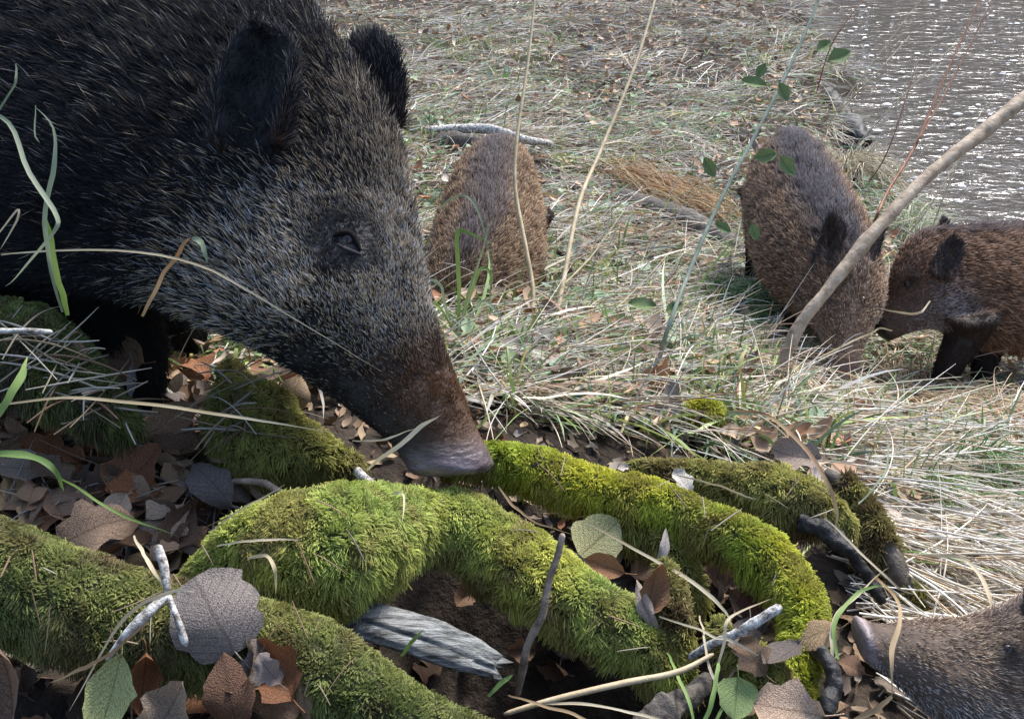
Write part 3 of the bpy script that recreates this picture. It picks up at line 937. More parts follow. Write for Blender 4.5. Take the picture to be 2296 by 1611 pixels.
# ------------------------------------------------------------------ the young boars
def young(name, label, st, ears, eyes, legs, seed, nfur, tone=(1, 1, 1), stripe=0.8, voxel=0.0065, hl=1.0, tail=None, nose_c=(0.10, 0.07, 0.065), greyface=0.0, neck=0.42, furr=0.00062, rev=False, nose_s=0.10, dark_muzzle=0.6):
    b = Boar(seed)
    if rev: st = st[::-1]
    b.trunk(st, 80, 28)
    for e in ears: b.ear(*e[:4], bend=0.08, cup=0.8, thick=0.006)
    for l in legs: b.leg(*l)
    if tail is not None: b.leg(tail, [0.013, 0.011, 0.010, 0.007], 14, 10, 3)
    tone = np.array(tone)

    def skin(v, s, dr, rg):
        c = np.tile(np.array([0.055, 0.036, 0.024]), (len(v), 1)) * tone
        t = np.clip((nose_s - s) / 0.03, 0, 1)[:, None] * (rg == 0)[:, None]
        c = c * (1 - t) + np.array(nose_c) * t
        c[rg == 2] = np.array([0.016, 0.013, 0.012])
        c[rg == 3] = np.array([0.34, 0.25, 0.21])
        c = c * (0.55 + 0.9 * fbm(v * 70, seed, 3))[:, None]
        return c, t[:, 0] * 0.5

    def fur(P, N, s, dr, rg):
        n = len(P)
        L = np.interp(s, [0.07, 0.15, 0.3, neck, 0.6, 1], [0.002, 0.005, 0.009, 0.015, 0.021, 0.021]) * hl
        L[(s < nose_s * 0.75) & (rg == 0)] = 0
        lift = np.interp(s, [0.1, 0.4, 1], [0.25, 0.4, 0.38])
        rad = np.full(n, furr * 0.85)
        droop = np.full(n, 0.25)
        q = rng.random((n, 1)); nz = fbm(P * 16, seed, 2)[:, None]
        c0 = np.array([0.045, 0.030, 0.021]) * tone * (0.6 + 0.8 * rng.random((n, 1)))
        a = np.array([0.215, 0.14, 0.088]); bb = np.array([0.40, 0.315, 0.22]); d = np.array([0.10, 0.068, 0.048])
        c1 = np.where(q < 0.45, a, np.where(q < 0.45 + 0.25 * nz * 2, bb, d)) * tone * (0.55 + 0.75 * rng.random((n, 1)))
        # dark bristles along the spine
        sp = (np.clip((dr - (1 - 0.26 * stripe)) / 0.12, 0, 1) * np.clip((s - neck + 0.08) / 0.12, 0, 1))[:, None] * (rg == 0)[:, None]
        c1 = mixc(c1, np.array([0.105, 0.098, 0.108]) * (0.5 + rng.random((n, 1))), sp * 0.95)
        L = L * (1 + 0.9 * sp[:, 0])
        if greyface:
            ck = (np.clip((s - 0.10) / 0.06, 0, 1) * np.clip((neck + 0.08 - s) / 0.12, 0, 1) * np.clip((0.45 - dr) / 0.6, 0, 1))[:, None] * greyface
            c1 = mixc(c1, np.array([0.36, 0.33, 0.32]) * (0.4 + 0.9 * rng.random((n, 1))), ck)
        c1 = mixc(c1, np.array([0.03, 0.024, 0.022]), np.clip((0.14 - s) / 0.05, 0, 1)[:, None] * dark_muzzle * (rg == 0)[:, None])
        for e in eyes:
            de = np.linalg.norm(P - e[0], axis=1)
            k = np.clip((e[1] * 3.2 - de) / (e[1] * 1.6), 0, 1)
            c1 = mixc(c1, np.array([0.02, 0.016, 0.015]), k[:, None] * 0.9)
            L = np.where(de < e[1] * 1.2, 0, L)
        ea = rg == 1
        c1[ea] = np.array([0.045, 0.04, 0.042]) * (0.5 + 1.1 * rng.random((ea.sum(), 1))); L[ea] = 0.013 * hl
        g = rg == 2
        c1[g] = np.array([0.022, 0.017, 0.015]) * (0.5 + rng.random((g.sum(), 1))); L[g] = 0.012 * hl; lift[g] = 0.2
        g = rg == 3
        c1[g] = np.array([0.46, 0.36, 0.30]) * (0.6 + 0.5 * rng.random((g.sum(), 1))); c0[g] = np.array([0.3, 0.22, 0.18]); L[g] = 0.006
        return L, lift, rad, c0, c1, droop
    body = b.build(name, voxel, skin, fur, nfur, lambda p: np.ones(len(p)))
    tag(body, label, 'young boar', 'young wild boars around the sow')
    bv = BVHTree.FromObject(body, bpy.context.evaluated_depsgraph_get())
    for (c, r) in eyes:
        d_ = nrm(np.asarray(c) - CAM)
        h_ = bv.ray_cast(Vector(CAM), Vector(d_), 6)[0]
        if h_ is not None: c = np.array(h_) + d_ * r * 0.7
        sphere('eye', c, r, M_eye, body, seg=12)
    for l in legs: hoof(body, np.asarray(l[0][-1]) - [0, 0, 0.008], l[1][-1] * 1.1, (0, -1) if not rev else (0, 1))
    return body


def leg_to_ground(top, dx=0.0, dy=0.0, r=(0.06, 0.042, 0.024, 0.017, 0.018)):
    gz = float(ground_z(top[0] + dx, top[1] + dy))
    foot = np.array([top[0] + dx, top[1] + dy, gz + 0.004])
    k = top * 0.5 + foot * 0.5 + np.array([dx * 0.15, -0.012, 0])
    return ([top + [0, 0, 0.05], top, k, foot * 0.8 + k * 0.2, foot], list(r))


# coming towards the viewer, head down, behind the leaning branch
rows = [(1886, 838, 1.965, .030, .030, 0), (1887, 824, 1.965, .034, .034, 0), (1891, 785, 1.98, .036, .040, .05), (1895, 730, 2.01, .050, .056, .08), (1894, 678, 2.05, .073, .082, .1),
        (1874, 630, 2.12, .098, .10, .1), (1840, 572, 2.22, .122, .118, .1), (1806, 512, 2.35, .125, .126, .05), (1782, 446, 2.47, .117, .122, 0), (1768, 386, 2.58, .092, .1, 0), (1770, 335, 2.66, .045, .05, 0)]
a2 = [leg_to_ground(at(1795, 640, 2.20), -0.02, -0.03), leg_to_ground(at(1900, 660, 2.20), 0.02, -0.02), leg_to_ground(at(1705, 470, 2.55), 0, 0.02), leg_to_ground(at(1850, 460, 2.55), 0.02, 0.02)]
young('young_boar', 'brown young boar with a grey back facing forward, rooting behind the leaning branch', top_stations(rows),
      [(at(1850, 600, 2.04), at(1862, 478, 2.03), nrm(-FWD * 0.5 - RIGHT * 1.0), 0.034), (at(1950, 610, 2.05), at(1996, 508, 2.06), nrm(-FWD * 0.5 + RIGHT), 0.034)],
      [(at(1862, 672, 2.004), 0.007), (at(1934, 672, 2.004), 0.007)], a2, 300, 110000, (1.3, 1.2, 1.15), 0.62, tail=[at(1725, 372, 2.58), at(1700, 335, 2.60), at(1690, 318, 2.60), at(1684, 300, 2.60)], greyface=0.35)

# half hidden by the sow's snout and by grass
rows = [(1005, 782, 1.90, .028, .028, 0), (1008, 768, 1.9, .032, .034, 0), (1014, 745, 1.92, .038, .042, .05), (1024, 712, 1.94, .052, .058, .08), (1036, 676, 1.97, .070, .080, .1),
        (1060, 640, 2.02, .098, .098, .1), (1088, 590, 2.11, .116, .118, .08), (1098, 528, 2.22, .116, .125, .05), (1106, 462, 2.33, .106, .122, 0), (1116, 402, 2.43, .086, .105, 0), (1122, 350, 2.5, .045, .05, 0)]
a1 = [leg_to_ground(at(1045, 660, 2.15), 0, -0.02), leg_to_ground(at(1160, 660, 2.12), 0.02, -0.03), leg_to_ground(at(1080, 500, 2.42), 0, 0.02), leg_to_ground(at(1185, 520, 2.38), 0.02, 0)]
young('young_boar', 'ochre brown young boar with a dark spine feeding behind the big boar\'s snout', top_stations(rows),
      [(at(1010, 640, 1.97), at(985, 590, 1.99), nrm(-FWD - RIGHT * 0.8), 0.024), (at(1085, 645, 1.96), at(1100, 600, 1.98), nrm(-FWD * 0.8 + RIGHT), 0.022)],
      [(at(1002, 690, 1.90), 0.009)], a1, 310, 110000, (1.22, 1.12, 1.0), 0.42)

# seen from the side at the right edge
rows = [(1956, 728, 1988, 766, 2.14, .024, 0), (1962, 716, 1998, 762, 2.14, .029, 0), (1976, 690, 2030, 748, 2.14, .033, .05), (1993, 655, 2072, 735, 2.145, .044, .1), (2006, 600, 2106, 738, 2.15, .057, .1), (2032, 552, 2130, 745, 2.16, .068, .08),
        (2078, 518, 2158, 752, 2.18, .078, .05), (2150, 514, 2195, 772, 2.20, .094, 0), (2230, 512, 2252, 785, 2.23, .108, 0), (2330, 506, 2342, 790, 2.28, .114, 0), (2430, 516, 2442, 782, 2.33, .106, 0), (2515, 550, 2515, 742, 2.38, .084, 0), (2558, 610, 2552, 682, 2.4, .04, 0)]
t1, t2, t3, t4 = at(2165, 745, 2.13), at(2215, 750, 2.24), at(2480, 720, 2.30), at(2500, 720, 2.45)
a3 = [leg_to_ground(t1, -0.055, -0.02), leg_to_ground(t2, -0.005, -0.02), leg_to_ground(t3, 0.02, 0), leg_to_ground(t4, 0.03, 0)]
young('young_boar', 'reddish brown young boar in profile with dark legs, beside the river', side_stations(rows, 0.15),
      [(at(2112, 625, 2.08), at(2148, 528, 2.09), nrm(-FWD - RIGHT * 0.3), 0.030), (at(2098, 530, 2.24), at(2110, 488, 2.25), nrm(FWD * 0.3 - RIGHT), 0.026)],
      [(at(2034, 638, 2.103), 0.0078)], a3, 320, 120000, (1.2, 0.98, 0.88), 0.4, greyface=0.8, neck=0.48, nose_c=(0.02, 0.016, 0.015))

# head only, bottom right
rows = [(1916, 1382, 1932, 1474, 0.955, .023, 0), (1913, 1377, 1930, 1480, 0.955, .026, 0), (1932, 1386, 1938, 1484, 0.955, .025, 0), (1962, 1400, 1962, 1494, 0.955, .0235, .05), (1996, 1404, 1994, 1518, 0.955, .027, .08), (2044, 1398, 2034, 1552, 0.955, .034, .1), (2112, 1398, 2090, 1602, 0.96, .045, .12), (2192, 1396, 2155, 1652, 0.965, .057, .1),
        (2292, 1370, 2245, 1690, 0.98, .066, .08), (2395, 1310, 2355, 1720, 1.0, .076, .05), (2510, 1250, 2485, 1740, 1.03, .09, 0), (2660, 1210, 2655, 1740, 1.06, .1, 0), (2810, 1230, 2805, 1720, 1.1, .095, 0), (2930, 1310, 2925, 1650, 1.13, .07, 0), (2985, 1410, 2975, 1530, 1.14, .03, 0)]
b1, b2, b3, b4 = at(2540, 1650, 0.96), at(2560, 1640, 1.10), at(2840, 1600, 1.05), at(2850, 1580, 1.18)
a4 = [leg_to_ground(q, -0.01, 0) for q in (b1, b2, b3, b4)]
young('young_boar', 'grey brown young boar with a pale snout poking in below the mossy roots', side_stations(rows, 0.22),
      [(at(2330, 1400, 0.915), at(2400, 1270, 0.93), nrm(-FWD), 0.028), (at(2360, 1350, 1.05), at(2420, 1230, 1.06), nrm(FWD * 0.3 - RIGHT), 0.028)],
      [(at(2258, 1458, 0.925), 0.0065)], a4, 330, 130000, (1.35, 1.4, 1.45), 0.5, voxel=0.0055, hl=0.6, nose_c=(0.20, 0.155, 0.155), greyface=1.0, neck=0.55, furr=0.0004, nose_s=0.19, dark_muzzle=0.0)

# ------------------------------------------------------------------ leaves
def leaf_mesh(name, kind, curl, fold, wave, seed):
    r = np.random.default_rng(seed)
    nt_, ns = 11, 7
    t = np.linspace(0, 1, nt_); s_ = np.linspace(-1, 1, ns)
    if kind == 'beech': wv = 0.30 * np.sin(np.pi * t) ** 0.75 * (1 - 0.18 * (t - 0.4))
    elif kind == 'poplar': wv = 0.47 * np.sin(np.pi * t ** 0.72) ** 0.65
    elif kind == 'willow': wv = 0.13 * np.sin(np.pi * t) ** 0.8
    elif kind == 'broad': wv = 0.50 * np.sin(np.pi * (0.04 + 0.93 * t)) ** 0.42 * (1 + 0.07 * np.sin(t * 17))
    else: wv = 0.36 * np.sin(np.pi * t) ** 0.6 * (1 + 0.22 * np.sin(t * 15 + r.random() * 6))
    V, UV = [], []
    ph = r.random() * 6
    for i, ti in enumerate(t):
        for j, sj in enumerate(s_):
            ed = 1 + (0.07 * r.normal() if abs(sj) > 0.9 else 0)
            x = sj * wv[i] * ed
            y = ti
            z = fold * abs(x) + curl * (ti - 0.4) ** 2 + wave * math.sin(ti * 6 + ph + sj * 1.5) * (0.3 + abs(sj)) + 0.35 * curl * sj * sj * 0.4
            V.append((x, y - 0.5, z)); UV.append((sj, ti))
    F = []
    for i in range(nt_ - 1):
        for j in range(ns - 1):
            a = i * ns + j
            F.append([a, a + 1, a + ns + 1, a + ns])
    # stalk
    base = np.array([0, -0.5, V[3][2]])
    C = np.array([base + [0, 0.05, 0], base, base + [0.03, -0.14, 0.02], base + [0.07, -0.27, 0.05]])
    sv_, sf = loft(tube_rings(catmull(C, 6), [0.012] * 6, 4))
    o0 = len(V)
    V = np.vstack([V, sv_]); UV = UV + [(0.3, 0.5)] * len(sv_)
    F += [[q + o0 for q in f] for f in sf]
    me_o = mesh_obj(name, V, F, M_leaf, uv=UV)
    me = me_o.data
    bpy.data.objects.remove(me_o)
    return me


LEAF = {}
for k_, (kd_, cu_, fo_, wa_) in {'beech_a': ('beech', .25, .35, .02), 'beech_b': ('beech', -.5, .2, .05), 'beech_c': ('beech', .9, .6, .06), 'pop_a': ('poplar', .15, .12, .03), 'pop_b': ('poplar', -.35, .25, .06), 'will_a': ('willow', .35, .4, .02), 'will_b': ('willow', -.6, .7, .03), 'rag_a': ('rag', .5, .4, .07), 'rag_b': ('rag', -.7, .5, .09), 'rag_c': ('rag', .2, .15, .05), 'broad': ('broad', -.28, -.10, .07)}.items():
    LEAF[k_] = leaf_mesh('leaf_' + k_, kd_, cu_, fo_, wa_, len(LEAF) + 3)


def place_leaf(name, mesh, pos, normal, size, spin, colour, label, group=None, tilt=0.0, cat='leaf', lift=0.004):
    o = bpy.data.objects.new(name, LEAF[mesh])
    COL.objects.link(o)
    n_ = nrm(np.asarray(normal) + rng.normal(0, max(tilt, 1e-6), 3))
    z = Vector(n_)
    q = z.to_track_quat('Z', 'Y').to_matrix().to_4x4()
    o.matrix_world = Matrix.Translation(Vector(np.asarray(pos) + n_ * lift)) @ q @ Matrix.Rotation(spin, 4, 'Z') @ Matrix.Scale(size, 4)
    o.color = (*colour, 1)
    return tag(o, label, cat, group)


BROWNS = [(0.18, 0.112, 0.068), (0.25, 0.165, 0.10), (0.13, 0.092, 0.066), (0.29, 0.21, 0.14), (0.21, 0.095, 0.045), (0.21, 0.175, 0.14), (0.31, 0.22, 0.12), (0.085, 0.056, 0.04), (0.16, 0.135, 0.12)]


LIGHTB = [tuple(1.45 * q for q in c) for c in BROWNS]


def litter(region, count, size, label, group, kinds, cols, tilt=0.35, lift=(0.003, 0.016), name='dead_leaf', avoid=None):
    c = 0; tries = 0
    while c < count and tries < count * 20:
        tries += 1
        px = rng.uniform(region[0], region[1]); py = rng.uniform(region[2], region[3])
        h = ray(px, py)
        if h is None: continue
        if avoid and not avoid(h[0]): continue
        up = nrm(h[1] * 0.6 + np.array([0, 0, 0.6]))
        ci = rng.integers(len(cols)); kk = kinds[rng.integers(len(kinds))]; sz = rng.uniform(*size)
        col = np.array(cols[ci]) * rng.uniform(0.85, 1.2)
        big = 'large' if sz > size[0] + 0.66 * (size[1] - size[0]) else ('small' if sz < size[0] + 0.33 * (size[1] - size[0]) else 'middling')
        place_leaf(name, kk, h[0], up, sz, rng.uniform(0, 6.28), col, f'{big} {SHAPE[kk]} {CNAME[ci]} dead leaf {label}', group, tilt, lift=rng.uniform(*lift))
        c += 1


SHAPE = {'beech_a': 'flat oval', 'beech_b': 'domed oval', 'beech_c': 'curled oval', 'pop_b': 'broad round', 'will_b': 'slim rolled', 'rag_a': 'ragged', 'rag_b': 'crumpled', 'rag_c': 'flat ragged'}
CNAME = ['brown', 'light brown', 'dark grey brown', 'tan', 'rusty', 'grey', 'ochre', 'blackish', 'slate']
ALLK = ['beech_a', 'beech_b', 'beech_c', 'rag_a', 'rag_b', 'rag_c', 'pop_b', 'will_b']
on_soil = lambda p: abs(p[2] - float(ground_z(p[0], p[1]))) < 0.03
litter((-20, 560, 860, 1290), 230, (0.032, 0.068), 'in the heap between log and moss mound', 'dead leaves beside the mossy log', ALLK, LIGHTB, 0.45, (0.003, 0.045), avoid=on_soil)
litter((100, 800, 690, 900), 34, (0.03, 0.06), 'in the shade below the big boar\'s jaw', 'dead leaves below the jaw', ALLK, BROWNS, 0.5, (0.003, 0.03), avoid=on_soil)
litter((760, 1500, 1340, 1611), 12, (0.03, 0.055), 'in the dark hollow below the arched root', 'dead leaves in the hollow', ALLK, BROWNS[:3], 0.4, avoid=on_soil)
litter((1280, 1760, 1160, 1420), 40, (0.028, 0.055), 'in the pocket between the mossy roots', 'dead leaves between the roots', ALLK, BROWNS, 0.5, (0.003, 0.025), avoid=on_soil)
litter((0, 700, 1480, 1611), 26, (0.035, 0.06), 'at the foot of the mossy log', 'dead leaves in front of the log', ALLK, BROWNS, 0.4, avoid=lambda p: True)
litter((1560, 2000, 1380, 1611), 26, (0.03, 0.055), 'at the foot of the curving root', 'dead leaves by the pale snout', ALLK, BROWNS, 0.4)


def leaf_at(name, px, py, d, size, spin, mesh, colour, label, tilt_n=(0, -0.5, 1), cat='leaf'):
    h = ray(px, py)
    p = at(px, py, d) if d else h[0] + nrm(CAM - h[0]) * 0.018
    return place_leaf(name, mesh, p, tilt_n, size, spin, colour, label, None, 0.0, cat, 0.0)


leaf_at('dead_leaf', 478, 1375, None, 0.070, R(28), 'broad', (0.21, 0.185, 0.17), 'big wrinkled grey brown dead leaf lying on the dark mossy log', (0.1, -0.75, 0.8))
leaf_at('green_leaf', 250, 1555, 0.755, 0.062, R(165), 'beech_a', (0.37, 0.42, 0.19), 'pale green spotted leaf hanging in front of the mossy log', (0.05, -0.9, 0.6))
leaf_at('dead_leaf', 30, 1540, 0.75, 0.075, R(12), 'beech_c', (0.19, 0.13, 0.095), 'long curled brown leaf with a purplish face beside the pale green leaf', (-0.2, -0.9, 0.6))
leaf_at('dead_leaf', 515, 1560, 0.76, 0.062, R(10), 'beech_b', (0.12, 0.062, 0.035), 'dark chestnut leaf standing below the big grey leaf', (0.1, -0.9, 0.5))
leaf_at('dead_leaf', 380, 1590, 0.74, 0.05, R(-30), 'rag_a', (0.25, 0.20, 0.155), 'crumpled tan leaf between the pale green leaf and the chestnut leaf', (0, -0.8, 0.6))
leaf_at('dead_leaf', 600, 1500, 0.76, 0.028, R(40), 'rag_b', (0.24, 0.20, 0.18), 'small shrivelled grey leaf below the big grey leaf', (0, -0.8, 0.6))
leaf_at('yellow_leaf', 1342, 1208, 1.09, 0.062, R(-62), 'pop_a', (0.40, 0.40, 0.20), 'yellow green leaf with a pale edge wedged between the two mossy roots', (0.25, -0.75, 0.75))
leaf_at('dead_leaf', 1290, 1255, 1.07, 0.05, R(55), 'will_a', (0.22, 0.22, 0.25), 'slim bluish grey leaf resting beside the yellow green leaf', (0, -0.7, 0.7))
leaf_at('dead_leaf', 1355, 1268, 1.06, 0.045, R(70), 'beech_a', (0.33, 0.17, 0.09), 'orange brown leaf just below the yellow green leaf', (0, -0.8, 0.7))
leaf_at('dead_leaf', 1490, 1230, 1.06, 0.045, R(-25), 'will_b', (0.36, 0.34, 0.33), 'slim pale grey curled leaf before the little mossy hump', (0.2, -0.8, 0.6))
leaf_at('dead_leaf', 1460, 1318, 1.0, 0.05, R(-20), 'beech_c', (0.26, 0.14, 0.075), 'curled copper leaf resting on the mossy stub', (0.2, -0.8, 0.6))
leaf_at('dead_leaf', 1450, 1370, 0.985, 0.058, R(28), 'will_b', (0.37, 0.31, 0.27), 'long pale brown leaf hanging beside the mossy stub', (-0.2, -0.9, 0.4))
leaf_at('dead_leaf', 1680, 1340, 1.06, 0.05, R(-10), 'beech_a', (0.19, 0.09, 0.065), 'reddish brown leaf leaning under the curving root', (0.1, -0.9, 0.6))
leaf_at('dead_leaf', 1765, 1590, 0.87, 0.062, R(80), 'rag_c', (0.46, 0.34, 0.25), 'pale pinkish leaf with ragged edges below the mossy foot', (0, -0.6, 0.8))
leaf_at('green_leaf', 1650, 1565, 0.86, 0.036, R(170), 'pop_a', (0.24, 0.33, 0.13), 'small heart shaped green leaf beside the pale pinkish leaf', (0, -0.7, 0.7))
leaf_at('dead_leaf', 1905, 1492, 0.98, 0.03, R(60), 'rag_c', (0.40, 0.25, 0.17), 'little orange leaf below the pale snout', (0, -0.6, 0.8))
leaf_at('dead_leaf', 385, 945, 1.18, 0.072, R(-65), 'beech_a', (0.30, 0.20, 0.125), 'clean light brown leaf resting against the yellowish moss mound', (0.15, -0.7, 0.8))
leaf_at('dead_leaf', 265, 803, 1.2, 0.058, R(80), 'pop_b', (0.24, 0.16, 0.10), 'broad brown leaf with a white speck near the dark foreleg', (0, -0.8, 0.7))
leaf_at('dead_leaf', 130, 815, 1.06, 0.06, R(70), 'pop_a', (0.22, 0.145, 0.095), 'broad brown leaf lying on the dark mossy mound', (0.1, -0.7, 0.8))
leaf_at('dead_leaf', 298, 850, 1.17, 0.042, R(175), 'will_a', (0.36, 0.36, 0.38), 'narrow whitish leaf hanging below the broad brown leaf', (0, -0.95, 0.3))
leaf_at('dead_leaf', 305, 1060, 1.1, 0.075, R(-50), 'rag_a', (0.21, 0.10, 0.055), 'rusty red brown leaf in the middle of the leaf heap', (0.1, -0.5, 0.9))
leaf_at('dead_leaf', 470, 1075, 1.09, 0.075, R(35), 'beech_b', (0.13, 0.115, 0.11), 'long slate grey leaf at the edge of the leaf heap', (0.1, -0.5, 0.9))
leaf_at('dead_leaf', 262, 1140, 1.02, 0.036, R(-30), 'pop_a', (0.34, 0.28, 0.22), 'small round pale pinkish leaf on the leaf heap', (0.1, -0.7, 0.8))
leaf_at('dead_leaf', 205, 1185, 0.98, 0.075, R(-65), 'rag_b', (0.25, 0.175, 0.12), 'crumpled light brown leaf above the mossy log', (0, -0.6, 0.8))
leaf_at('dead_leaf', 660, 880, 1.2, 0.045, R(-20), 'pop_b', (0.38, 0.28, 0.18), 'tan veined leaf between the moss mound and the big boar\'s chin', (0.1, -0.8, 0.7))
leaf_at('dead_leaf', 1165, 830, None, 0.07, R(60), 'rag_c', (0.30, 0.27, 0.27), 'greyish bark-like leaf behind the big boar\'s snout', (0, -0.4, 0.9))
leaf_at('bark_flake', 1530, 1078, None, 0.034, R(20), 'rag_c', (0.72, 0.70, 0.64), 'white lichen flake stuck on the vivid mossy root', (0.2, -0.6, 0.8), 'bark')
leaf_at('bark_flake', 1690, 1022, None, 0.022, R(80), 'rag_a', (0.66, 0.62, 0.55), 'small white flake on the top of the thick olive root', (0.2, -0.5, 0.8), 'bark')
leaf_at('bark_flake', 1395, 1048, None, 0.016, R(80), 'rag_a', (0.66, 0.62, 0.58), 'tiny white flake on the far edge of the vivid root', (0.2, -0.5, 0.8), 'bark')
leaf_at('yellow_leaf', 2240, 1056, None, 0.045, R(10), 'pop_a', (0.66, 0.60, 0.33), 'pale yellow leaf lying on the straw at the right', (0, -0.4, 0.9))
leaf_at('dead_leaf', 1780, 1022, 1.2, 0.06, R(80), 'rag_a', (0.29, 0.235, 0.2), 'dull grey brown leaf on top of the thick olive root', (0, -0.6, 0.8))


# ------------------------------------------------------------------ sticks, stems and single blades
def stick(name, pts, radii, mat, label, cat, group=None, k=9, lump=0.12, seed=1, n=None, twigs=(), nf=90, groove=None):
    C = np.array([at(*p) for p in pts])
    Q = catmull(np.hstack([C, np.asarray(radii)[:, None]]), n or max(len(pts) * 5, 12))
    Q[0, 3] *= 0.5; Q[-1, 3] *= 0.45
    rg_ = tube_rings(Q[:, :3], Q[:, 3], k, lump, seed, nf)
    if groove:
        th = np.linspace(0, 2 * np.pi, k, endpoint=False)[None]
        sh = np.zeros((len(Q), k))
        for gi, (g0, gw, gd_) in enumerate(groove):
            d_ = np.abs((th - g0 - 0.25 * np.sin(np.linspace(0, 3, len(Q)))[:, None] + np.pi) % (2 * np.pi) - np.pi)
            sh = sh + gd_ * np.exp(-(d_ / gw) ** 2)
        rg_ = Q[:, None, :3] + (rg_ - Q[:, None, :3]) * (1 - np.clip(sh, 0, 0.7))[..., None]
        rg_ = Q[:, None, :3] + (rg_ - Q[:, None, :3]) * np.array([1, 1, 0.75])
    V, F = loft(rg_)
    o = mesh_obj(name, V, F, mat)
    tag(o, label, cat, group)
    for (tp, tr) in twigs:
        C = np.array([at(*p) for p in tp])
        q = catmull(np.hstack([C, np.asarray(tr)[:, None]]), max(len(tp) * 4, 8))
        q[-1, 3] *= 0.4
        V, F = loft(tube_rings(q[:, :3], q[:, 3], 7, lump, seed + 1, nf))
        mesh_obj('twig', V, F, mat, o)
    return o


def blade(name, pts, width, mat, label, cat='grass', group=None, face=None, n=22, fold=0.25, taper=True):
    C = catmull(np.array([at(*p) for p in pts]), n)
    C = C + (fbm(np.stack([np.linspace(0, 5, n), np.full(n, pts[0][0] * 0.37), np.full(n, 0.5)], -1)[:, None] + np.arange(3)[None, :, None] * 7.7, 3, 2) - 0.5) * min(0.006, 0.05 * np.linalg.norm(C[-1] - C[0]))
    T = nrm(np.gradient(C, axis=0))
    vd = nrm(CAM - C) if face is None else np.broadcast_to(np.asarray(face, float), C.shape)
    sd = nrm(np.cross(T, vd) + 0.35 * np.sin(np.linspace(0, 4, n))[:, None] * vd)
    up = np.cross(sd, T)
    t = np.linspace(0, 1, n)
    W = 0.68 * width * (0.8 + 0.4 * vnoise(np.stack([np.linspace(0, 7, n), np.full(n, pts[0][1] * 0.31), np.zeros(n)], -1), 5)) * (np.minimum(1, 0.55 + 1.6 * t) * np.minimum(1, (1.02 - t) * 2.6) if taper else np.ones(n)) / 2
    V = np.concatenate([C - sd * W[:, None] + up * (fold * W)[:, None], C, C + sd * W[:, None] + up * (fold * W)[:, None]])
    F = []
    for i in range(n - 1):
        F += [[i, n + i, n + i + 1, i + 1], [n + i, 2 * n + i, 2 * n + i + 1, n + i + 1]]
    o = mesh_obj(name, V, F, mat)
    return tag(o, label, cat, group)


def ground_d(px, py):
    h = ray(px, py)
    return float(np.dot(h[0] - CAM, FWD))


# leaning branch and other wood
gd = ground_d(1735, 905)
stick('leaning_branch', [(1722, 925, gd + 0.01), (1745, 850, gd - 0.01), (1785, 745, gd - 0.02), (1850, 655, gd - 0.02), (1960, 520, gd), (2080, 395, gd + 0.04), (2200, 300, gd + 0.08), (2330, 195, gd + 0.12), (2480, 90, gd + 0.16)], [0.010, 0.0115, 0.0115, 0.011, 0.0125, 0.0115, 0.0135, 0.0135, 0.0145], M_tanbark,
      'thick tan branch leaning out of the grass towards the water', 'branch', k=16, lump=0.26, seed=5, n=120, nf=38)


def weathered_wood():
    A, B = at(725, 1366, 0.965), at(1106, 1495, 0.925)
    ax = nrm(B - A); L = np.linalg.norm(B - A)
    up = nrm(np.array([0, -0.25, 1.0]) - ax * np.dot(np.array([0, -0.25, 1.0]), ax)); sd = np.cross(ax, up)
    k, m = 44, 70
    th = np.linspace(0, 2 * np.pi, k, endpoint=False)
    grain = vnoise(np.stack([np.cos(th) * 5, np.sin(th) * 5, th * 0], -1), 4) - 0.5
    rag = (vnoise(np.stack([np.cos(th) * 3.5 + 9, np.sin(th) * 3.5, th * 0], -1), 6) - 0.5)
    crack = np.exp(-(((th - 1.15 + np.pi) % (2 * np.pi) - np.pi) / 0.10) ** 2) + 0.7 * np.exp(-(((th - 2.2 + np.pi) % (2 * np.pi) - np.pi) / 0.08) ** 2)
    rings = []
    for i, u in enumerate(np.linspace(0, 1, m)):
        hw = np.interp(u, [0, 0.25, 0.6, 0.85, 1], [0.013, 0.020, 0.021, 0.019, 0.013]); hh = np.interp(u, [0, 0.3, 0.8, 1], [0.007, 0.012, 0.011, 0.007])
        w_ = 1 + 0.22 * grain + 0.16 * (vnoise(np.stack([np.cos(th) * 2 + u * 9, np.sin(th) * 2, th * 0 + u * 3], -1), 8) - 0.5) - 0.33 * crack * (0.4 + 0.6 * math.sin(u * 3.0 + 0.2))
        c = A + ax * L * u + up * 0.010 * math.sin(u * 2.6)
        endf = max(0, (u - 0.9) / 0.1)
        rings.append(c + (np.cos(th) * hw * w_)[:, None] * sd + (np.sin(th) * hh * w_)[:, None] * up + (rag * 0.035 * endf)[:, None] * ax)
    V, F = loft(rings)
    o = mesh_obj('weathered_wood', V, F, M_greywood)
    tag(o, 'weathered pale grey piece of wood lying in front of the dark hollow', 'wood')


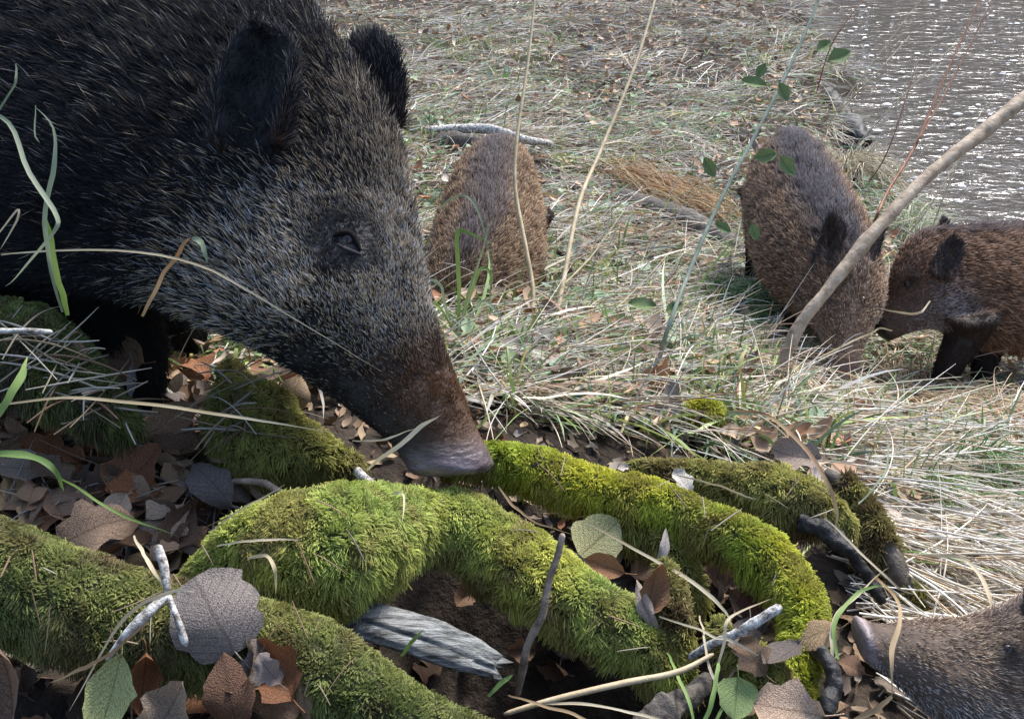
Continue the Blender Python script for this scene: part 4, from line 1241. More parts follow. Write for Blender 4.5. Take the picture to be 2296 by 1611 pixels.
weathered_wood()
stick('lichen_twig', [(352, 1222, 0.775), (366, 1262, 0.77), (374, 1310, 0.765), (376, 1335, 0.765)], [0.0036, 0.0036, 0.003, 0.0024], M_lichen, 'pale lichen twig lying forked on the mossy log against the big grey leaf', 'twig', seed=12, lump=0.35, nf=55,
      twigs=[([(374, 1335, 0.765), (330, 1375, 0.755), (285, 1420, 0.75), (238, 1480, 0.75)], (0.003, 0.0038, 0.0034, 0.0016)), ([(378, 1335, 0.765), (395, 1380, 0.755), (418, 1448, 0.755)], (0.0022, 0.0026, 0.0026))])
stick('lichen_twig', [(800, 1052, 1.02), (815, 1070, 1.01), (838, 1098, 1.0), (832, 1122, 0.985)], [0.004, 0.005, 0.005, 0.003], M_lichen, 'short whitish lichen twig lying on the bright root by the snout', 'twig', seed=13, lump=0.4, nf=60)
stick('grey_twig', [(1262, 1195, 0.95), (1252, 1240, 0.95), (1232, 1300, 0.95), (1215, 1380, 0.95), (1185, 1440, 0.95), (1172, 1500, 0.955), (1160, 1560, 0.97)], [0.003, 0.0032, 0.0034, 0.004, 0.0036, 0.0036, 0.003], M_stick, 'thin upright grey twig with a lichen tuft before the arched root', 'twig', seed=14, lump=0.25)
ld = 1.0
stick('birch_stick', [(960, 290, ground_d(960, 292) - 0.30), (1020, 288, ground_d(1020, 290) - 0.30), (1100, 290, ground_d(1100, 294) - 0.30), (1170, 312, ground_d(1170, 315) - 0.30), (1240, 322, ground_d(1240, 326) - 0.30)], [0.010, 0.016, 0.018, 0.017, 0.010], M_lichen, 'white lichen-covered stick on the ground above the ochre young boar', 'stick', seed=15, lump=0.25)
stick('dark_log', [(960, 320, ground_d(960, 322) - 0.10), (1020, 318, ground_d(1020, 322) - 0.10), (1080, 325, ground_d(1080, 328) - 0.10)], [0.03, 0.04, 0.03], M_bark, 'short dark log chunk under the white lichen stick', 'log', seed=16, lump=0.25)
stick('fallen_log', [(1385, 440, ground_d(1385, 445) - 0.10), (1450, 470, ground_d(1450, 480) - 0.10), (1540, 505, ground_d(1540, 515) - 0.10), (1620, 545, ground_d(1620, 555) - 0.10), (1690, 590, ground_d(1690, 600) - 0.10)], [0.03, 0.045, 0.05, 0.045, 0.03], M_bark, 'fallen log strewn with orange needles behind the tall green stem', 'log', seed=17, lump=0.2, k=14)
stick('grey_stick', [(1060, 925, 1.5), (1130, 922, 1.5), (1230, 925, 1.5), (1330, 935, 1.49), (1420, 962, 1.47)], [0.005, 0.006, 0.006, 0.006, 0.004], M_stick, 'long thin grey stick lying behind the vivid mossy root', 'stick', seed=18)
stick('grey_stick', [(1545, 1475, 0.95), (1600, 1440, 0.93), (1640, 1425, 0.92), (1700, 1390, 0.915), (1752, 1358, 0.915)], [0.0035, 0.004, 0.0045, 0.005, 0.0045], M_lichen, 'broken grey stick poking up among the straws before the mossy foot', 'stick', seed=19, lump=0.35, nf=60)
stick('brown_stalk', [(1130, 1600, 0.88), (1250, 1565, 0.88), (1400, 1530, 0.89), (1520, 1505, 0.9), (1600, 1465, 0.91)], [0.0022, 0.0026, 0.0028, 0.0026, 0.002], M_stemtan, 'orange tan stalk lying across the front of the hollow', 'stalk', seed=20)
stick('black_stick', [(1838, 1450, 0.94), (1858, 1490, 0.93), (1868, 1540, 0.92), (1850, 1600, 0.91)], [0.004, 0.0065, 0.008, 0.010], M_black, 'wet black stick stub beside the mossy foot', 'stick', seed=21, lump=0.7, nf=70, k=18, n=50)
stick('gnarled_wood', [(1430, 1640, 0.87), (1490, 1600, 0.88), (1550, 1560, 0.9), (1590, 1520, 0.92)], [0.011, 0.012, 0.009, 0.005], M_bark, 'gnarled brown root end at the bottom below the stalks', 'root', seed=22, lump=0.8, k=24, n=60, nf=60)
stick('dead_branch', [(1790, 895, ground_d(1790, 900)), (1850, 920, ground_d(1850, 925)), (1920, 960, ground_d(1920, 965)), (1995, 1010, ground_d(1995, 1015))], [0.012, 0.014, 0.012, 0.008], M_bark, 'knobbly grey branch half buried beside the straw tussock', 'branch', seed=24, lump=0.3)
stick('bank_root', [(1775, 140, 6.7), (1830, 190, 6.0), (1885, 255, 5.3), (1938, 320, 4.75)], [0.03, 0.045, 0.05, 0.035], M_black, 'dark tangled root at the edge of the water', 'root', seed=25, lump=0.8, k=18, n=80, nf=26)
stick('grey_twig', [(520, 1078, 1.06), (580, 1080, 1.04), (615, 1095, 1.03), (650, 1120, 1.01)], [0.003, 0.0038, 0.0036, 0.003], M_stick, 'bent dark grey twig sticking out behind the bright root', 'twig', seed=26, lump=0.4, nf=60)
stick('grey_twig', [(-10, 742, 0.98), (60, 742, 0.98), (118, 744, 0.985)], [0.003, 0.003, 0.002], M_lichen, 'straight pale twig above the dark mossy mound', 'twig', seed=27, lump=0.3, nf=60)

# tall stems in the grass
stick('dry_weed', [(1205, -60, 2.0), (1185, 130, 1.96), (1160, 300, 1.92), (1155, 420, 1.9), (1180, 560, 1.87), (1195, 650, 1.85), (1190, 720, 1.82), (1180, 800, ground_d(1180, 800))], [0.0022, 0.0028, 0.0034, 0.0038, 0.004, 0.004, 0.0042, 0.0045], M_stemtan, 'crooked dry tan weed stalk standing before the ochre young boar', 'weed', 'tall dry stems', seed=31, lump=0.06)
stick('dry_weed', [(1490, -80, 2.3), (1430, 130, 2.2), (1350, 330, 2.1), (1300, 450, 2.0), (1265, 620, 1.9), (1240, 760, 1.83), (1235, 830, ground_d(1235, 835))], [0.0028, 0.0034, 0.004, 0.0044, 0.0046, 0.0048, 0.005], M_stemtan, 'long straight dry tan weed stalk slanting up beside the crooked one', 'weed', 'tall dry stems', seed=32, lump=0.06, twigs=[([(1352, 325, 2.1), (1400, 318, 2.15), (1450, 335, 2.2)], (0.002, 0.0018, 0.001)), ([(1262, 640, 1.9), (1330, 570, 1.95), (1400, 470, 2.0)], (0.002, 0.0018, 0.001))])
gs = stick('bramble', [(1850, -40, 1.75), (1790, 110, 1.72), (1700, 290, 1.68), (1610, 460, 1.64), (1545, 610, 1.6), (1490, 760, 1.56), (1470, 850, ground_d(1470, 855))], [0.002, 0.0026, 0.003, 0.0032, 0.0034, 0.0036, 0.0038], M_stemgreen, 'tall grey green bramble cane with a few drooping green leaves', 'bramble', seed=33, lump=0.06)
for (px, py, d, sz, sp, tn) in [(1590, 375, 1.62, 0.036, 30, (0, -1, .4)), (1880, 128, 1.70, 0.045, -70, (0.1, -0.8, .7)), (1845, 105, 1.71, 0.034, -60, (0.2, -0.8, .7)), (1690, 188, 1.68, 0.042, 80, (-0.1, -0.6, .8)), (1755, 208, 1.68, 0.036, 200, (0.1, -0.9, .5)), (1705, 160, 1.69, 0.03, 150, (0, -0.9, .4)), (1715, 350, 1.66, 0.04, -80, (0.1, -0.9, .5)), (1762, 372, 1.66, 0.042, 215, (0.2, -0.9, .4)), (1620, 510, 1.62, 0.03, 60, (0, -0.8, .6)), (1440, 685, 1.6, 0.045, 85, (0, -0.5, .9)), (1510, 690, 1.57, 0.03, 120, (0, -0.7, .7)), (1690, 520, 1.66, 0.03, 200, (0, -.9, .4))]:
    lo = place_leaf('leaf', 'beech_a', at(px, py, d), tn, sz, R(sp), (0.17, 0.25, 0.10), None, None, 0, None, 0)
    lo.parent = gs
    for k_ in ('label', 'category'):
        if k_ in lo: del lo[k_]
stick('red_weed', [(2215, -40, 3.1), (2120, 170, 3.0), (2050, 330, 2.9), (1990, 430, 2.8), (1960, 500, 2.75), (1940, 560, ground_d(1940, 560))], [0.002, 0.003, 0.004, 0.0042, 0.0042, 0.0042], M_stemred, 'forked thin red weed stalk rising before the river', 'weed', 'thin stems by the water', seed=34, twigs=[([(2055, 320, 2.9), (2130, 190, 3.0), (2240, -30, 3.1)], (0.0025, 0.002, 0.0012))])
for (a, b, c, m_, lb) in [((1930, 430), (1990, 340), (2060, 130), M_stemred, 'second'), ((1880, 250), (1960, 170), (2040, 80), M_stemtan, ''), ((1840, 320), (1890, 230), (2080, -20), M_stemtan, ''), ((1890, 360), (1990, 250), (2150, 90), M_stemtan, ''), ((1830, 210), (1870, 90), (1960, -30), M_stemred, ''), ((2000, 560), (2080, 470), (2180, 300), M_stemtan, ''), ((2060, 600), (2120, 430), (2200, 250), M_stemtan, '')]:
    g0 = min(ground_d(*a), 4.6)
    stick('dry_weed', [(*a, g0), (*b, g0 - 0.15), (*c, g0 - 0.1)], [0.003, 0.0026, 0.0014], m_, ('fine red brown' if m_ == M_stemred else 'fine tan') + ' weed stalk leaning over the edge of the water', 'weed', 'fine stalks at the water edge', seed=int(a[0]), lump=0.05, k=6)

# grass clump in front of the ochre young boar
gc = [((1028, 740), (1030, 640), (1026, 525), (1050, 522), (1105, 545), M_bgreen, 0.0075, 'wide fresh green blade folded at the top before the ochre young boar'),
      ((1030, 735), (1050, 660), (1080, 570), (1082, 568), (1100, 480), M_bgreen, 0.004, 'slim fresh green blade beside the folded one'),
      ((1030, 740), (1060, 650), (1080, 600), (1100, 620), (1098, 690), M_bgreen, 0.0055, 'fresh green blade arching right over the ochre young boar'),
      ((1025, 745), (1000, 690), (990, 640), (965, 625), (945, 640), M_bgrey, 0.005, 'grey green blade arching left beside the big boar\'s face'),
      ((1020, 745), (980, 680), (955, 700), (950, 720), (945, 740), M_bgreen, 0.005, 'short fresh blade drooping beside the big boar\'s cheek'),
      ((1030, 745), (1070, 690), (1090, 675), (1120, 710), (1130, 760), M_bgrey, 0.005, 'grey green blade bowing low before the ochre young boar'),
      ((985, 470), (1015, 445), (1050, 442), (1080, 500), (1115, 640), M_bgrey, 0.004, 'long bowed grey blade crossing the ochre young boar\'s flank'),
      ((1040, 760), (1075, 700), (1140, 640), (1170, 632), (1190, 645), M_bstraw, 0.003, 'thin straw arching over the fresh green clump')]
for (p1, p2, p3, p4, p5, m_, wd, lb) in gc:
    d0 = 1.66
    blade('dry_straw' if m_ in (M_bstraw, M_bochre) else 'grass_stalk', [(*p1, d0), (*p2, d0 - 0.02), (*p3, d0 - 0.04), (*p4, d0 - 0.05), (*p5, d0 - 0.06)], wd * 1.5, m_, lb, group='blades before the ochre young boar')

# left foreground blades against the dark flank
fb = [([(-20, 255, .86), (30, 290, .86), (70, 390, .86), (125, 480, .86), (125, 520, .86), (60, 590, .87), (10, 640, .9)], .006, M_bgrey, 'curly pale blade looping before the big boar\'s dark shoulder'),
      ([(35, 145, .88), (32, 185, .88), (0, 245, .88), (-30, 300, .88)], .003, M_bgrey, 'short pale blade tip standing at the big boar\'s shoulder'),
      ([(140, 700, .96), (118, 600, .93), (102, 490, .91), (120, 380, .9), (118, 290, .9), (80, 240, .9)], .0055, M_bgrey, 'grey green blade bent over at the top before the big boar\'s shoulder'),
      ([(80, 235, .9), (78, 300, .9), (90, 320, .9)], .002, M_bgrey, 'broken hanging tip of a pale blade before the shoulder'),
      ([(150, 705, .97), (128, 620, .94), (108, 520, .92), (102, 470, .91)], .010, M_bgreen, 'broad dark green blade rising from the dark mossy mound'),
      ([(5, 575, .93), (120, 565, .93), (260, 565, .94), (420, 585, .95), (540, 640, .96), (680, 725, .97), (845, 828, .985)], .0032, M_bstraw, 'long thin straw crossing the big boar\'s cheek'),
      ([(320, 710, 1.02), (360, 620, .99), (410, 555, .97), (430, 535, .96)], .006, M_bochre, 'brown stalk slanting up before the big boar\'s throat'),
      ([(430, 535, .96), (452, 545, .96), (465, 590, .96)], .008, M_bgrey, 'drooping grey green leaf tip before the big boar\'s jaw'),
      ([(0, 520, .9), (40, 470, .9), (35, 500, .9), (0, 560, .9)], .003, M_bstraw, 'small bent straw before the big boar\'s dark elbow'),
      ([(820, 1052, .99), (880, 1010, .97), (940, 960, .965), (988, 932, .965)], .007, M_bstraw, 'pale straw blade standing across the big snout'),
      ([(790, 990, 1.0), (860, 985, .98), (930, 960, .97)], .003, M_bstraw, 'thin straw beside the pale blade on the snout'),
      ([(-10, 905, .93), (150, 890, .95), (330, 905, .97), (500, 930, .99), (640, 950, 1.0), (770, 975, 1.02)], .0045, M_bstraw, 'long grey straw stretched over the leaf heap and moss mound'),
      ([(-20, 1020, .84), (60, 1020, .84), (120, 1050, .84), (142, 1100, .85)], .009, M_bgreen, 'broad green blade arching over the leaf heap'),
      ([(130, 1065, .86), (200, 1110, .88), (290, 1160, .9), (400, 1200, .92)], .004, M_bgreen, 'thin green blade lying down over the leaf heap'),
      ([(-10, 940, .86), (20, 890, .86), (50, 840, .87), (60, 800, .88)], .010, M_bgreen, 'fresh green blade pointing up beside the dark mossy mound'),
      ([(470, 1190, .9), (560, 1130, .9), (640, 1085, .9)], .0028, M_bstraw, 'thin straw leaning on the bright root at its left end'),
      ([(485, 1225, .84), (580, 1210, .83), (680, 1207, .84)], .003, M_bstraw, 'straight thin straw lying on the bright root'),
      ([(555, 1250, .82), (600, 1245, .81), (617, 1280, .8), (618, 1330, .81)], .0045, M_bstraw, 'bent dry blade hanging down the bright root'),
      ([(880, 1105, .96), (905, 1110, .95), (903, 1170, .93)], .003, M_bstraw, 'short bent dry blade on the bright root near the snout'),
      ([(435, 1325, .745), (380, 1330, .745), (300, 1370, .74), (240, 1440, .735), (150, 1590, .735)], .0042, M_bstraw, 'long dry stalk lying over the mossy log past the lichen twig'),
      ([(330, 1395, .74), (250, 1460, .735), (180, 1500, .73), (110, 1530, .735)], .004, M_bochre, 'brown stalk lying across the dark mossy log'),
      ([(300, 1200, .80), (330, 1255, .785), (370, 1320, .765)], .0045, M_bstraw, 'dry straw leading down to the lichen twig'),
      ([(900, 1470, .91), (925, 1435, .9), (950, 1410, .9)], .005, M_bgreen, 'bright green blade tip over the weathered wood'),
      ([(1095, 1560, .86), (1125, 1530, .86), (1150, 1510, .86)], .006, M_bgreen, 'small green blade at the edge of the dark hollow'),
      ([(1120, 1090, 1.04), (1150, 1130, 1.03), (1200, 1170, 1.03), (1290, 1200, 1.05)], .004, M_bochre, 'brown bent stalk between the bright root and the vivid root'),
      ([(1500, 1460, .95), (1530, 1540, .88), (1560, 1640, .85)], .005, M_bgreen, 'green blade rising before the gnarled root end'),
      ([(1570, 1640, .85), (1600, 1560, .86), (1610, 1500, .88), (1612, 1480, .9)], .006, M_bgreen, 'second green blade rising beside the gnarled root end'),
      ([(1590, 1640, .85), (1625, 1570, .86), (1640, 1520, .88)], .004, M_bgreen, 'third green blade beside the small heart shaped leaf'),
      ([(1480, 1380, .96), (1560, 1410, .93), (1640, 1440, .915), (1760, 1500, .91)], .0035, M_bstraw, 'long pale straw crossing the forked stick'),
      ([(1610, 1500, .905), (1625, 1440, .905), (1640, 1380, .91), (1730, 1340, .94)], .0045, M_bstraw, 'bent pale straw standing at the broken grey stick'),
      ([(1570, 1380, .94), (1580, 1440, .92), (1600, 1520, .9), (1650, 1580, .88)], .0035, M_bstraw, 'pale straw falling past the broken grey stick'),
      ([(1190, 1570, .88), (1400, 1590, .87), (1560, 1640, .86)], .0035, M_bstraw, 'pale straw lying along the bottom of the hollow'),
      ([(1140, 1560, .88), (1280, 1600, .86), (1400, 1660, .85)], .004, M_bochre, 'ochre straw at the foot of the hollow'),
      ([(1320, 1175, 1.06), (1450, 1240, 1.03), (1560, 1310, 1.0), (1625, 1370, .98), (1650, 1430, .96)], .005, M_bstraw, 'long brown straw lying in the pocket between the roots'),
      ([(1640, 920, 1.3), (1720, 930, 1.24), (1800, 1000, 1.16), (1860, 1090, 1.12), (1878, 1160, 1.12), (1862, 1210, 1.12)], .007, M_bochre, 'broad brown blade drooping over the olive root'),
      ([(1850, 1160, 1.1), (1940, 1250, 1.06), (2010, 1310, 1.04), (2060, 1340, 1.05)], .0035, M_bstraw, 'thin straw bridging the gap behind the curving root'),
      ([(1880, 1480, .93), (1870, 1400, .95), (1925, 1330, .97), (2000, 1310, .98)], .006, M_bgreen, 'green blade arching before the pale snout'),
      ([(1865, 1530, .92), (1862, 1440, .94), (1870, 1380, .96), (1930, 1330, .98), (1990, 1270, 1.0)], .005, M_bstraw, 'dry bent stalk rising in the gap beside the curving root'),
      ([(1960, 1290, 1.0), (2020, 1360, .9), (2002, 1470, .86), (2000, 1560, .85)], .006, M_bochre, 'tan blade standing across the pale snout'),
      ([(2000, 1560, .85), (1960, 1590, .85), (1900, 1620, .85)], .007, M_bochre, 'bent lower part of a tan blade below the pale snout'),
      ([(2090, 1245, 1.2), (2150, 1250, 1.17), (2200, 1290, 1.14), (2225, 1370, 1.1), (2230, 1420, 1.1)], .006, M_bstraw, 'broad pale blade curving down in the right hand straw'),
      ([(1925, 1130, 1.2), (1985, 1060, 1.22), (1990, 980, 1.25)], .004, M_bgrey, 'grey upright blade between the roots and the straw'),
      ([(1700, 1120, 1.16), (1600, 1085, 1.14), (1500, 1060, 1.16)], .003, M_bstraw, 'thin straw lying along the top of the olive root'),
      ([(2000, 740, 1.95), (1975, 735, 1.94), (1950, 745, 1.92), (1860, 790, 1.85), (1780, 830, 1.8)], .006, M_bstraw, 'dry blade crossing the two young boars\' noses'),
      ([(2085, 672, 1.98), (2060, 702, 1.96), (2015, 700, 1.95), (1965, 690, 1.93)], .007, M_bstraw, 'curved pale blade hanging before the reddish young boar\'s mouth')]
for (pts, wd, m_, lb) in fb:
    blade('dry_straw' if m_ in (M_bstraw, M_bochre) else 'grass_stalk', pts, wd, m_, lb, group='single blades in the foreground')

# ------------------------------------------------------------------ grass, straw and litter of the bank
STRAW = np.array([(0.62, 0.56, 0.45), (0.50, 0.43, 0.31), (0.44, 0.41, 0.36), (0.40, 0.30, 0.19), (0.22, 0.14, 0.09), (0.74, 0.70, 0.62), (0.32, 0.19, 0.11)])
STRAW_W = np.array([0.22, 0.20, 0.16, 0.13, 0.09, 0.12, 0.08])
GREEN = np.array([(0.12, 0.20, 0.05), (0.18, 0.26, 0.08), (0.22, 0.30, 0.17), (0.26, 0.32, 0.10), (0.16, 0.25, 0.15)])


def wedge(n, y0=1.0, y1=11.0, pw=1.5, side=0.0):
    y = y0 + (y1 - y0) * rng.random(n) ** pw
    lo = -0.56 * y - 0.25
    hi = np.minimum(0.56 * y + 0.3, water_edge(y) + side)
    x = lo + (hi - lo) * rng.random(n)
    bad = (y < 1.24) & (x < 0.42)
    return x[~bad], y[~bad]


def blades_pts(x, y, ang, elev, L, sag, k=6, off=0.002):
    t = np.linspace(0, 1, k)[None]
    bend = rng.normal(0, 0.35, len(x))[:, None]
    a = ang[:, None] + bend * t
    h = (L * np.cos(elev))[:, None] * t
    X = x[:, None] + np.cumsum(np.diff(h, axis=1, prepend=0) * np.cos(a), 1)
    Y = y[:, None] + np.cumsum(np.diff(h, axis=1, prepend=0) * np.sin(a), 1)
    z0 = ground_z(x, y)
    Z = z0[:, None] + (L * np.sin(elev))[:, None] * t - (sag * L)[:, None] * t ** 2
    G = ground_z(X.ravel(), Y.ravel()).reshape(X.shape)
    Z = np.maximum(Z, np.maximum(G, WATER_Z) + off)
    Z = Z + (rng.random(len(x)) * 0.03)[:, None]
    return np.stack([X, Y, Z], -1)


def pick(pal, wts, n):
    c = pal[rng.choice(len(pal), n, p=None if wts is None else wts / wts.sum())]
    return c * (0.65 + 0.6 * rng.random((n, 1)))


def flow_angle(x, y):
    q = np.stack([x * 0.9, y * 0.9, x * 0], -1)
    return R(-35) + (fbm(q, 77, 2) - 0.5) * R(300)


# the lying mat of straw
x, y = wedge(80000, side=0.05)
n = len(x)
ang = flow_angle(x, y) + rng.normal(0, 0.75, n)
P = blades_pts(x, y, ang, np.abs(rng.normal(0, R(14), n)), rng.uniform(0.05, 0.26, n) * (0.7 + 0.5 * rng.random(n)), rng.uniform(0.05, 0.3, n))
patch = fbm(np.stack([x * 1.6, y * 1.6, x * 0], -1), 41, 3)
keep = rng.random(n) < np.clip(0.22 + 4.0 * (fbm(np.stack([x * 2.6, y * 2.6, x * 0], -1), 55, 3) - 0.40), 0.16, 1)
P, x, y, patch = P[keep], x[keep], y[keep], patch[keep]
kp = rng.random(len(x)) < np.clip((y - 0.75) / 1.3, 0.3, 1)
P, x, y, patch = P[kp], x[kp], y[kp], patch[kp]
n = len(x)
P[:, :, 2] += (rng.random(n) * 0.02)[:, None]
col = pick(STRAW, STRAW_W, n)
gr = (rng.random(n) < np.clip((patch - 0.42) * 2.0, 0.05, 0.55) * np.interp(y, [2, 5], [1, 0.45]))
col[gr] = pick(GREEN, None, gr.sum()) * 1.15
wd = rng.uniform(0.0006, 0.0015, n) * np.clip(0.7 + 0.1 * y, 0.8, 1.5)
o = strands('dry_grass', P, wd[:, None] * np.array([0.8, 1, 1, 0.9, 0.7, 0.25])[None], col, M_straw)
tag(o, 'matted pale dry grass lying all over the river bank', 'dry grass', kind='stuff')
# loose stalks that stand up
x, y = wedge(3600, y0=1.25, side=-0.02)
ok = ~((x > 0.62) & (y > 1.45) & (y < 2.0))
x, y = x[ok], y[ok]
n = len(x)
P = blades_pts(x, y, flow_angle(x, y) + rng.normal(0, 0.9, n), R(1) * rng.uniform(25, 80, n), rng.uniform(0.08, 0.30, n), rng.uniform(0.1, 0.7, n))
o = strands('dry_stalks', P, rng.uniform(0.0006, 0.0013, n)[:, None] * np.array([1, 1, .9, .8, .6, .25])[None], pick(STRAW, STRAW_W, n), M_straw)
tag(o, 'thin dry stalks standing up out of the matted grass', 'dry stalks', kind='stuff')
# long combed straw at the right, below the tussock
n = 5200
x = rng.uniform(0.40, 1.25, n); y = rng.uniform(0.80, 1.55, n)
ang = R(-38) + rng.normal(0, 0.30, n) + 0.5 * (rng.random(n) < 0.12) * rng.normal(0, 2, n)
P = blades_pts(x, y, ang, np.abs(rng.normal(R(6), R(10), n)), rng.uniform(0.10, 0.38, n), rng.uniform(0.02, 0.25, n))
keep = ~((P[:, :, 0].min(1) < 0.36) & (P[:, :, 1].min(1) < 1.2))
P = P[keep]; n = len(P)
o = strands('combed_straw', P, rng.uniform(0.0007, 0.0016, n)[:, None] * np.array([.8, 1, 1, .9, .7, .3])[None], pick(STRAW[[0, 1, 2, 5, 3]], None, n) * 1.08, M_straw)
tag(o, 'long pale straw combed down the slope beside the mossy roots', 'straw', kind='stuff')


def tussock(name, px, py, n, L, label, pal, spread=0.05,  group='grass tussocks', lean=(0.5, -0.6), el=(20, 75)):
    h = ray(px, py)[0]
    x = h[0] + rng.normal(0, spread, n); y = h[1] + rng.normal(0, spread, n)
    out = np.arctan2(y - h[1] + lean[1] * 0.05, x - h[0] + lean[0] * 0.05) + rng.normal(0, 0.5, n)
    P = blades_pts(x, y, out, R(1) * rng.uniform(*el, n), rng.uniform(*L, n), rng.uniform(0.5, 1.3, n), k=8)
    P[..., 2] += (0.05 * np.exp(-((x - h[0]) ** 2 + (y - h[1]) ** 2) / (2 * spread ** 2)))[:, None]
    c = pal[rng.integers(len(pal), size=n)] * (0.6 + 0.7 * rng.random((n, 1)))
    # the rootstock the blades grow from
    th = np.linspace(0, 2 * np.pi, 14, endpoint=False)
    rings = [np.array([[h[0] + spread * 1.2 * s_ * math.cos(q), h[1] + spread * 1.2 * s_ * math.sin(q), float(ground_z(h[0], h[1])) - 0.03 + z_] for q in th]) for (s_, z_) in ((1.2, 0), (1.1, 0.04), (0.7, 0.07), (0.1, 0.085))]
    V, F = loft(rings)
    b = mesh_obj(name, V, F, M_soil)
    tag(b, label, 'grass tussock', group)
    strands('blades', P, rng.uniform(0.0007, 0.0013, n)[:, None] * np.array([1, 1, 1, 1, .9, .8, .6, .25])[None], c, M_straw, b)
    return b


tussock('grass_tussock', 2075, 960, 1500, (0.12, 0.30), 'big drooping tussock of brown dry grass below the reddish young boar', np.array([(0.42, 0.30, 0.18), (0.52, 0.42, 0.28), (0.30, 0.18, 0.10), (0.58, 0.50, 0.36)]), 0.07, el=(5, 40))
tussock('grass_tussock', 2240, 990, 1000, (0.12, 0.28), 'dry tussock of tan grass beside the big drooping one', np.array([(0.46, 0.35, 0.21), (0.52, 0.44, 0.30), (0.34, 0.22, 0.12)]), 0.07, el=(5, 40))
tussock('grass_tussock', 1640, 720, 420, (0.10, 0.22), 'green tuft of fine grass left of the leaning branch\'s foot', np.array([(0.12, 0.20, 0.06), (0.16, 0.25, 0.10), (0.22, 0.30, 0.16)]), 0.035)
tussock('grass_tussock', 1760, 890, 380, (0.16, 0.36), 'bundle of long dry blades at the leaning branch\'s foot', np.array([(0.52, 0.44, 0.31), (0.60, 0.53, 0.40), (0.42, 0.30, 0.18)]), 0.035, lean=(-0.2, -0.7), el=(8, 45))
tussock('grass_tussock', 2045, 560, 420, (0.16, 0.34), 'pale green drooping tussock between two young boars at the water', np.array([(0.42, 0.46, 0.30), (0.55, 0.52, 0.38), (0.34, 0.38, 0.22)]), 0.05)
tussock('grass_tussock', 1910, 400, 420, (0.16, 0.34), 'straw tussock hanging over the bank behind the grey backed young boar', np.array([(0.50, 0.44, 0.31), (0.56, 0.50, 0.38), (0.34, 0.25, 0.14)]), 0.06)

tussock('grass_tuft', 2165, 1110, 170, (0.08, 0.19), 'tuft of fresh grey green grass in the combed straw', np.array([(0.20, 0.30, 0.14), (0.26, 0.34, 0.20), (0.16, 0.26, 0.09)]), 0.03, el=(40, 85), group='fresh tufts in the straw')
tussock('grass_tuft', 2060, 1180, 90, (0.07, 0.16), 'small sparse green tuft beside the half bare root', np.array([(0.20, 0.30, 0.14), (0.16, 0.26, 0.09)]), 0.025, el=(40, 85), group='fresh tufts in the straw')

# orange needles on the fallen log
h0, h1 = ray(1400, 430)[0], ray(1600, 520)[0]
n = 420
u = rng.random(n)[:, None]
B = h0 * (1 - u) + h1 * u + rng.normal(0, 0.055, (n, 3)) * [1, 1, 0.2]
B[:, 2] = ground_z(B[:, 0], B[:, 1]) + 0.075 + rng.random(n) * 0.03
dr_ = nrm((h1 - h0)[None] + rng.normal(0, 0.25, (n, 3)) * np.linalg.norm(h1 - h0))
t = np.linspace(-0.5, 0.5, 4)[None, :, None]
P = B[:, None] + dr_[:, None] * t * rng.uniform(0.1, 0.28, n)[:, None, None]
P[..., 2] -= (t[..., 0] ** 2) * 0.12
strands('needles', P, rng.uniform(0.0007, 0.0013, n)[:, None] * np.array([.6, 1, 1, .5])[None], np.array([(0.40, 0.25, 0.11), (0.50, 0.38, 0.20), (0.32, 0.17, 0.08)])[rng.integers(3, size=n)] * (0.6 + 0.6 * rng.random((n, 1))), M_straw, bpy.data.objects['fallen_log'])

# dry tangle over the left mound and the leaf heap
n = 360
px = rng.uniform(-30, 560, n); py = rng.uniform(770, 1260, n)
pts = []
for a, b in zip(px, py):
    h = ray(a, b)
    if h is None or (b > 1000 and not on_soil(h[0])): continue
    ang = rng.uniform(0, 3.14); L = rng.uniform(0.03, 0.16)
    d = np.array([math.cos(ang), math.sin(ang) * 0.8, rng.normal(0.0, 0.3)])
    t = np.linspace(-0.5, 0.5, 5)[:, None]
    q = h[0] + np.array([0, 0, rng.uniform(0.008, 0.035)]) + d * t * L
    q[:, 2] -= (t[:, 0] ** 2) * L * rng.uniform(-0.2, 0.6)
    pts.append(q)
P = np.array(pts); n = len(P)
o = strands('straw_tangle', P, rng.uniform(0.0006, 0.0013, n)[:, None] * np.array([.6, 1, 1, .9, .4])[None], pick(STRAW, STRAW_W, n) * 0.5, M_straw)
tag(o, 'tangle of thin dry straw over the leaf heap and dark mound', 'straw', kind='stuff')


n = 46
pts = []
while len(pts) < n:
    a, b = rng.uniform(0, 1900), rng.uniform(980, 1600)
    h = ray(a, b)
    if h is None or on_soil(h[0]) or h[1][2] < 0.3: continue
    L = rng.uniform(0.008, 0.05); ang = rng.uniform(0, 6.28)
    t1_ = nrm(np.cross(h[1], [math.cos(ang), math.sin(ang), 0.2]))
    t = np.linspace(-0.5, 0.5, 5)[:, None]
    pts.append(h[0] + h[1] * (0.0075 + 0.003 * rng.random()) + t1_ * t * L + np.array([0, 0, 1]) * (0.25 - t ** 2) * L * rng.uniform(-0.1, 0.35))
P = np.array(pts)
o = strands('straw_bits', P, rng.uniform(0.0003, 0.0008, n)[:, None] * np.array([.6, 1, 1, .9, .4])[None], pick(STRAW[[1, 3, 4, 6]], None, n) * 0.7, M_straw)
tag(o, 'short bits of dry straw and needles fallen on the moss', 'straw', kind='stuff')


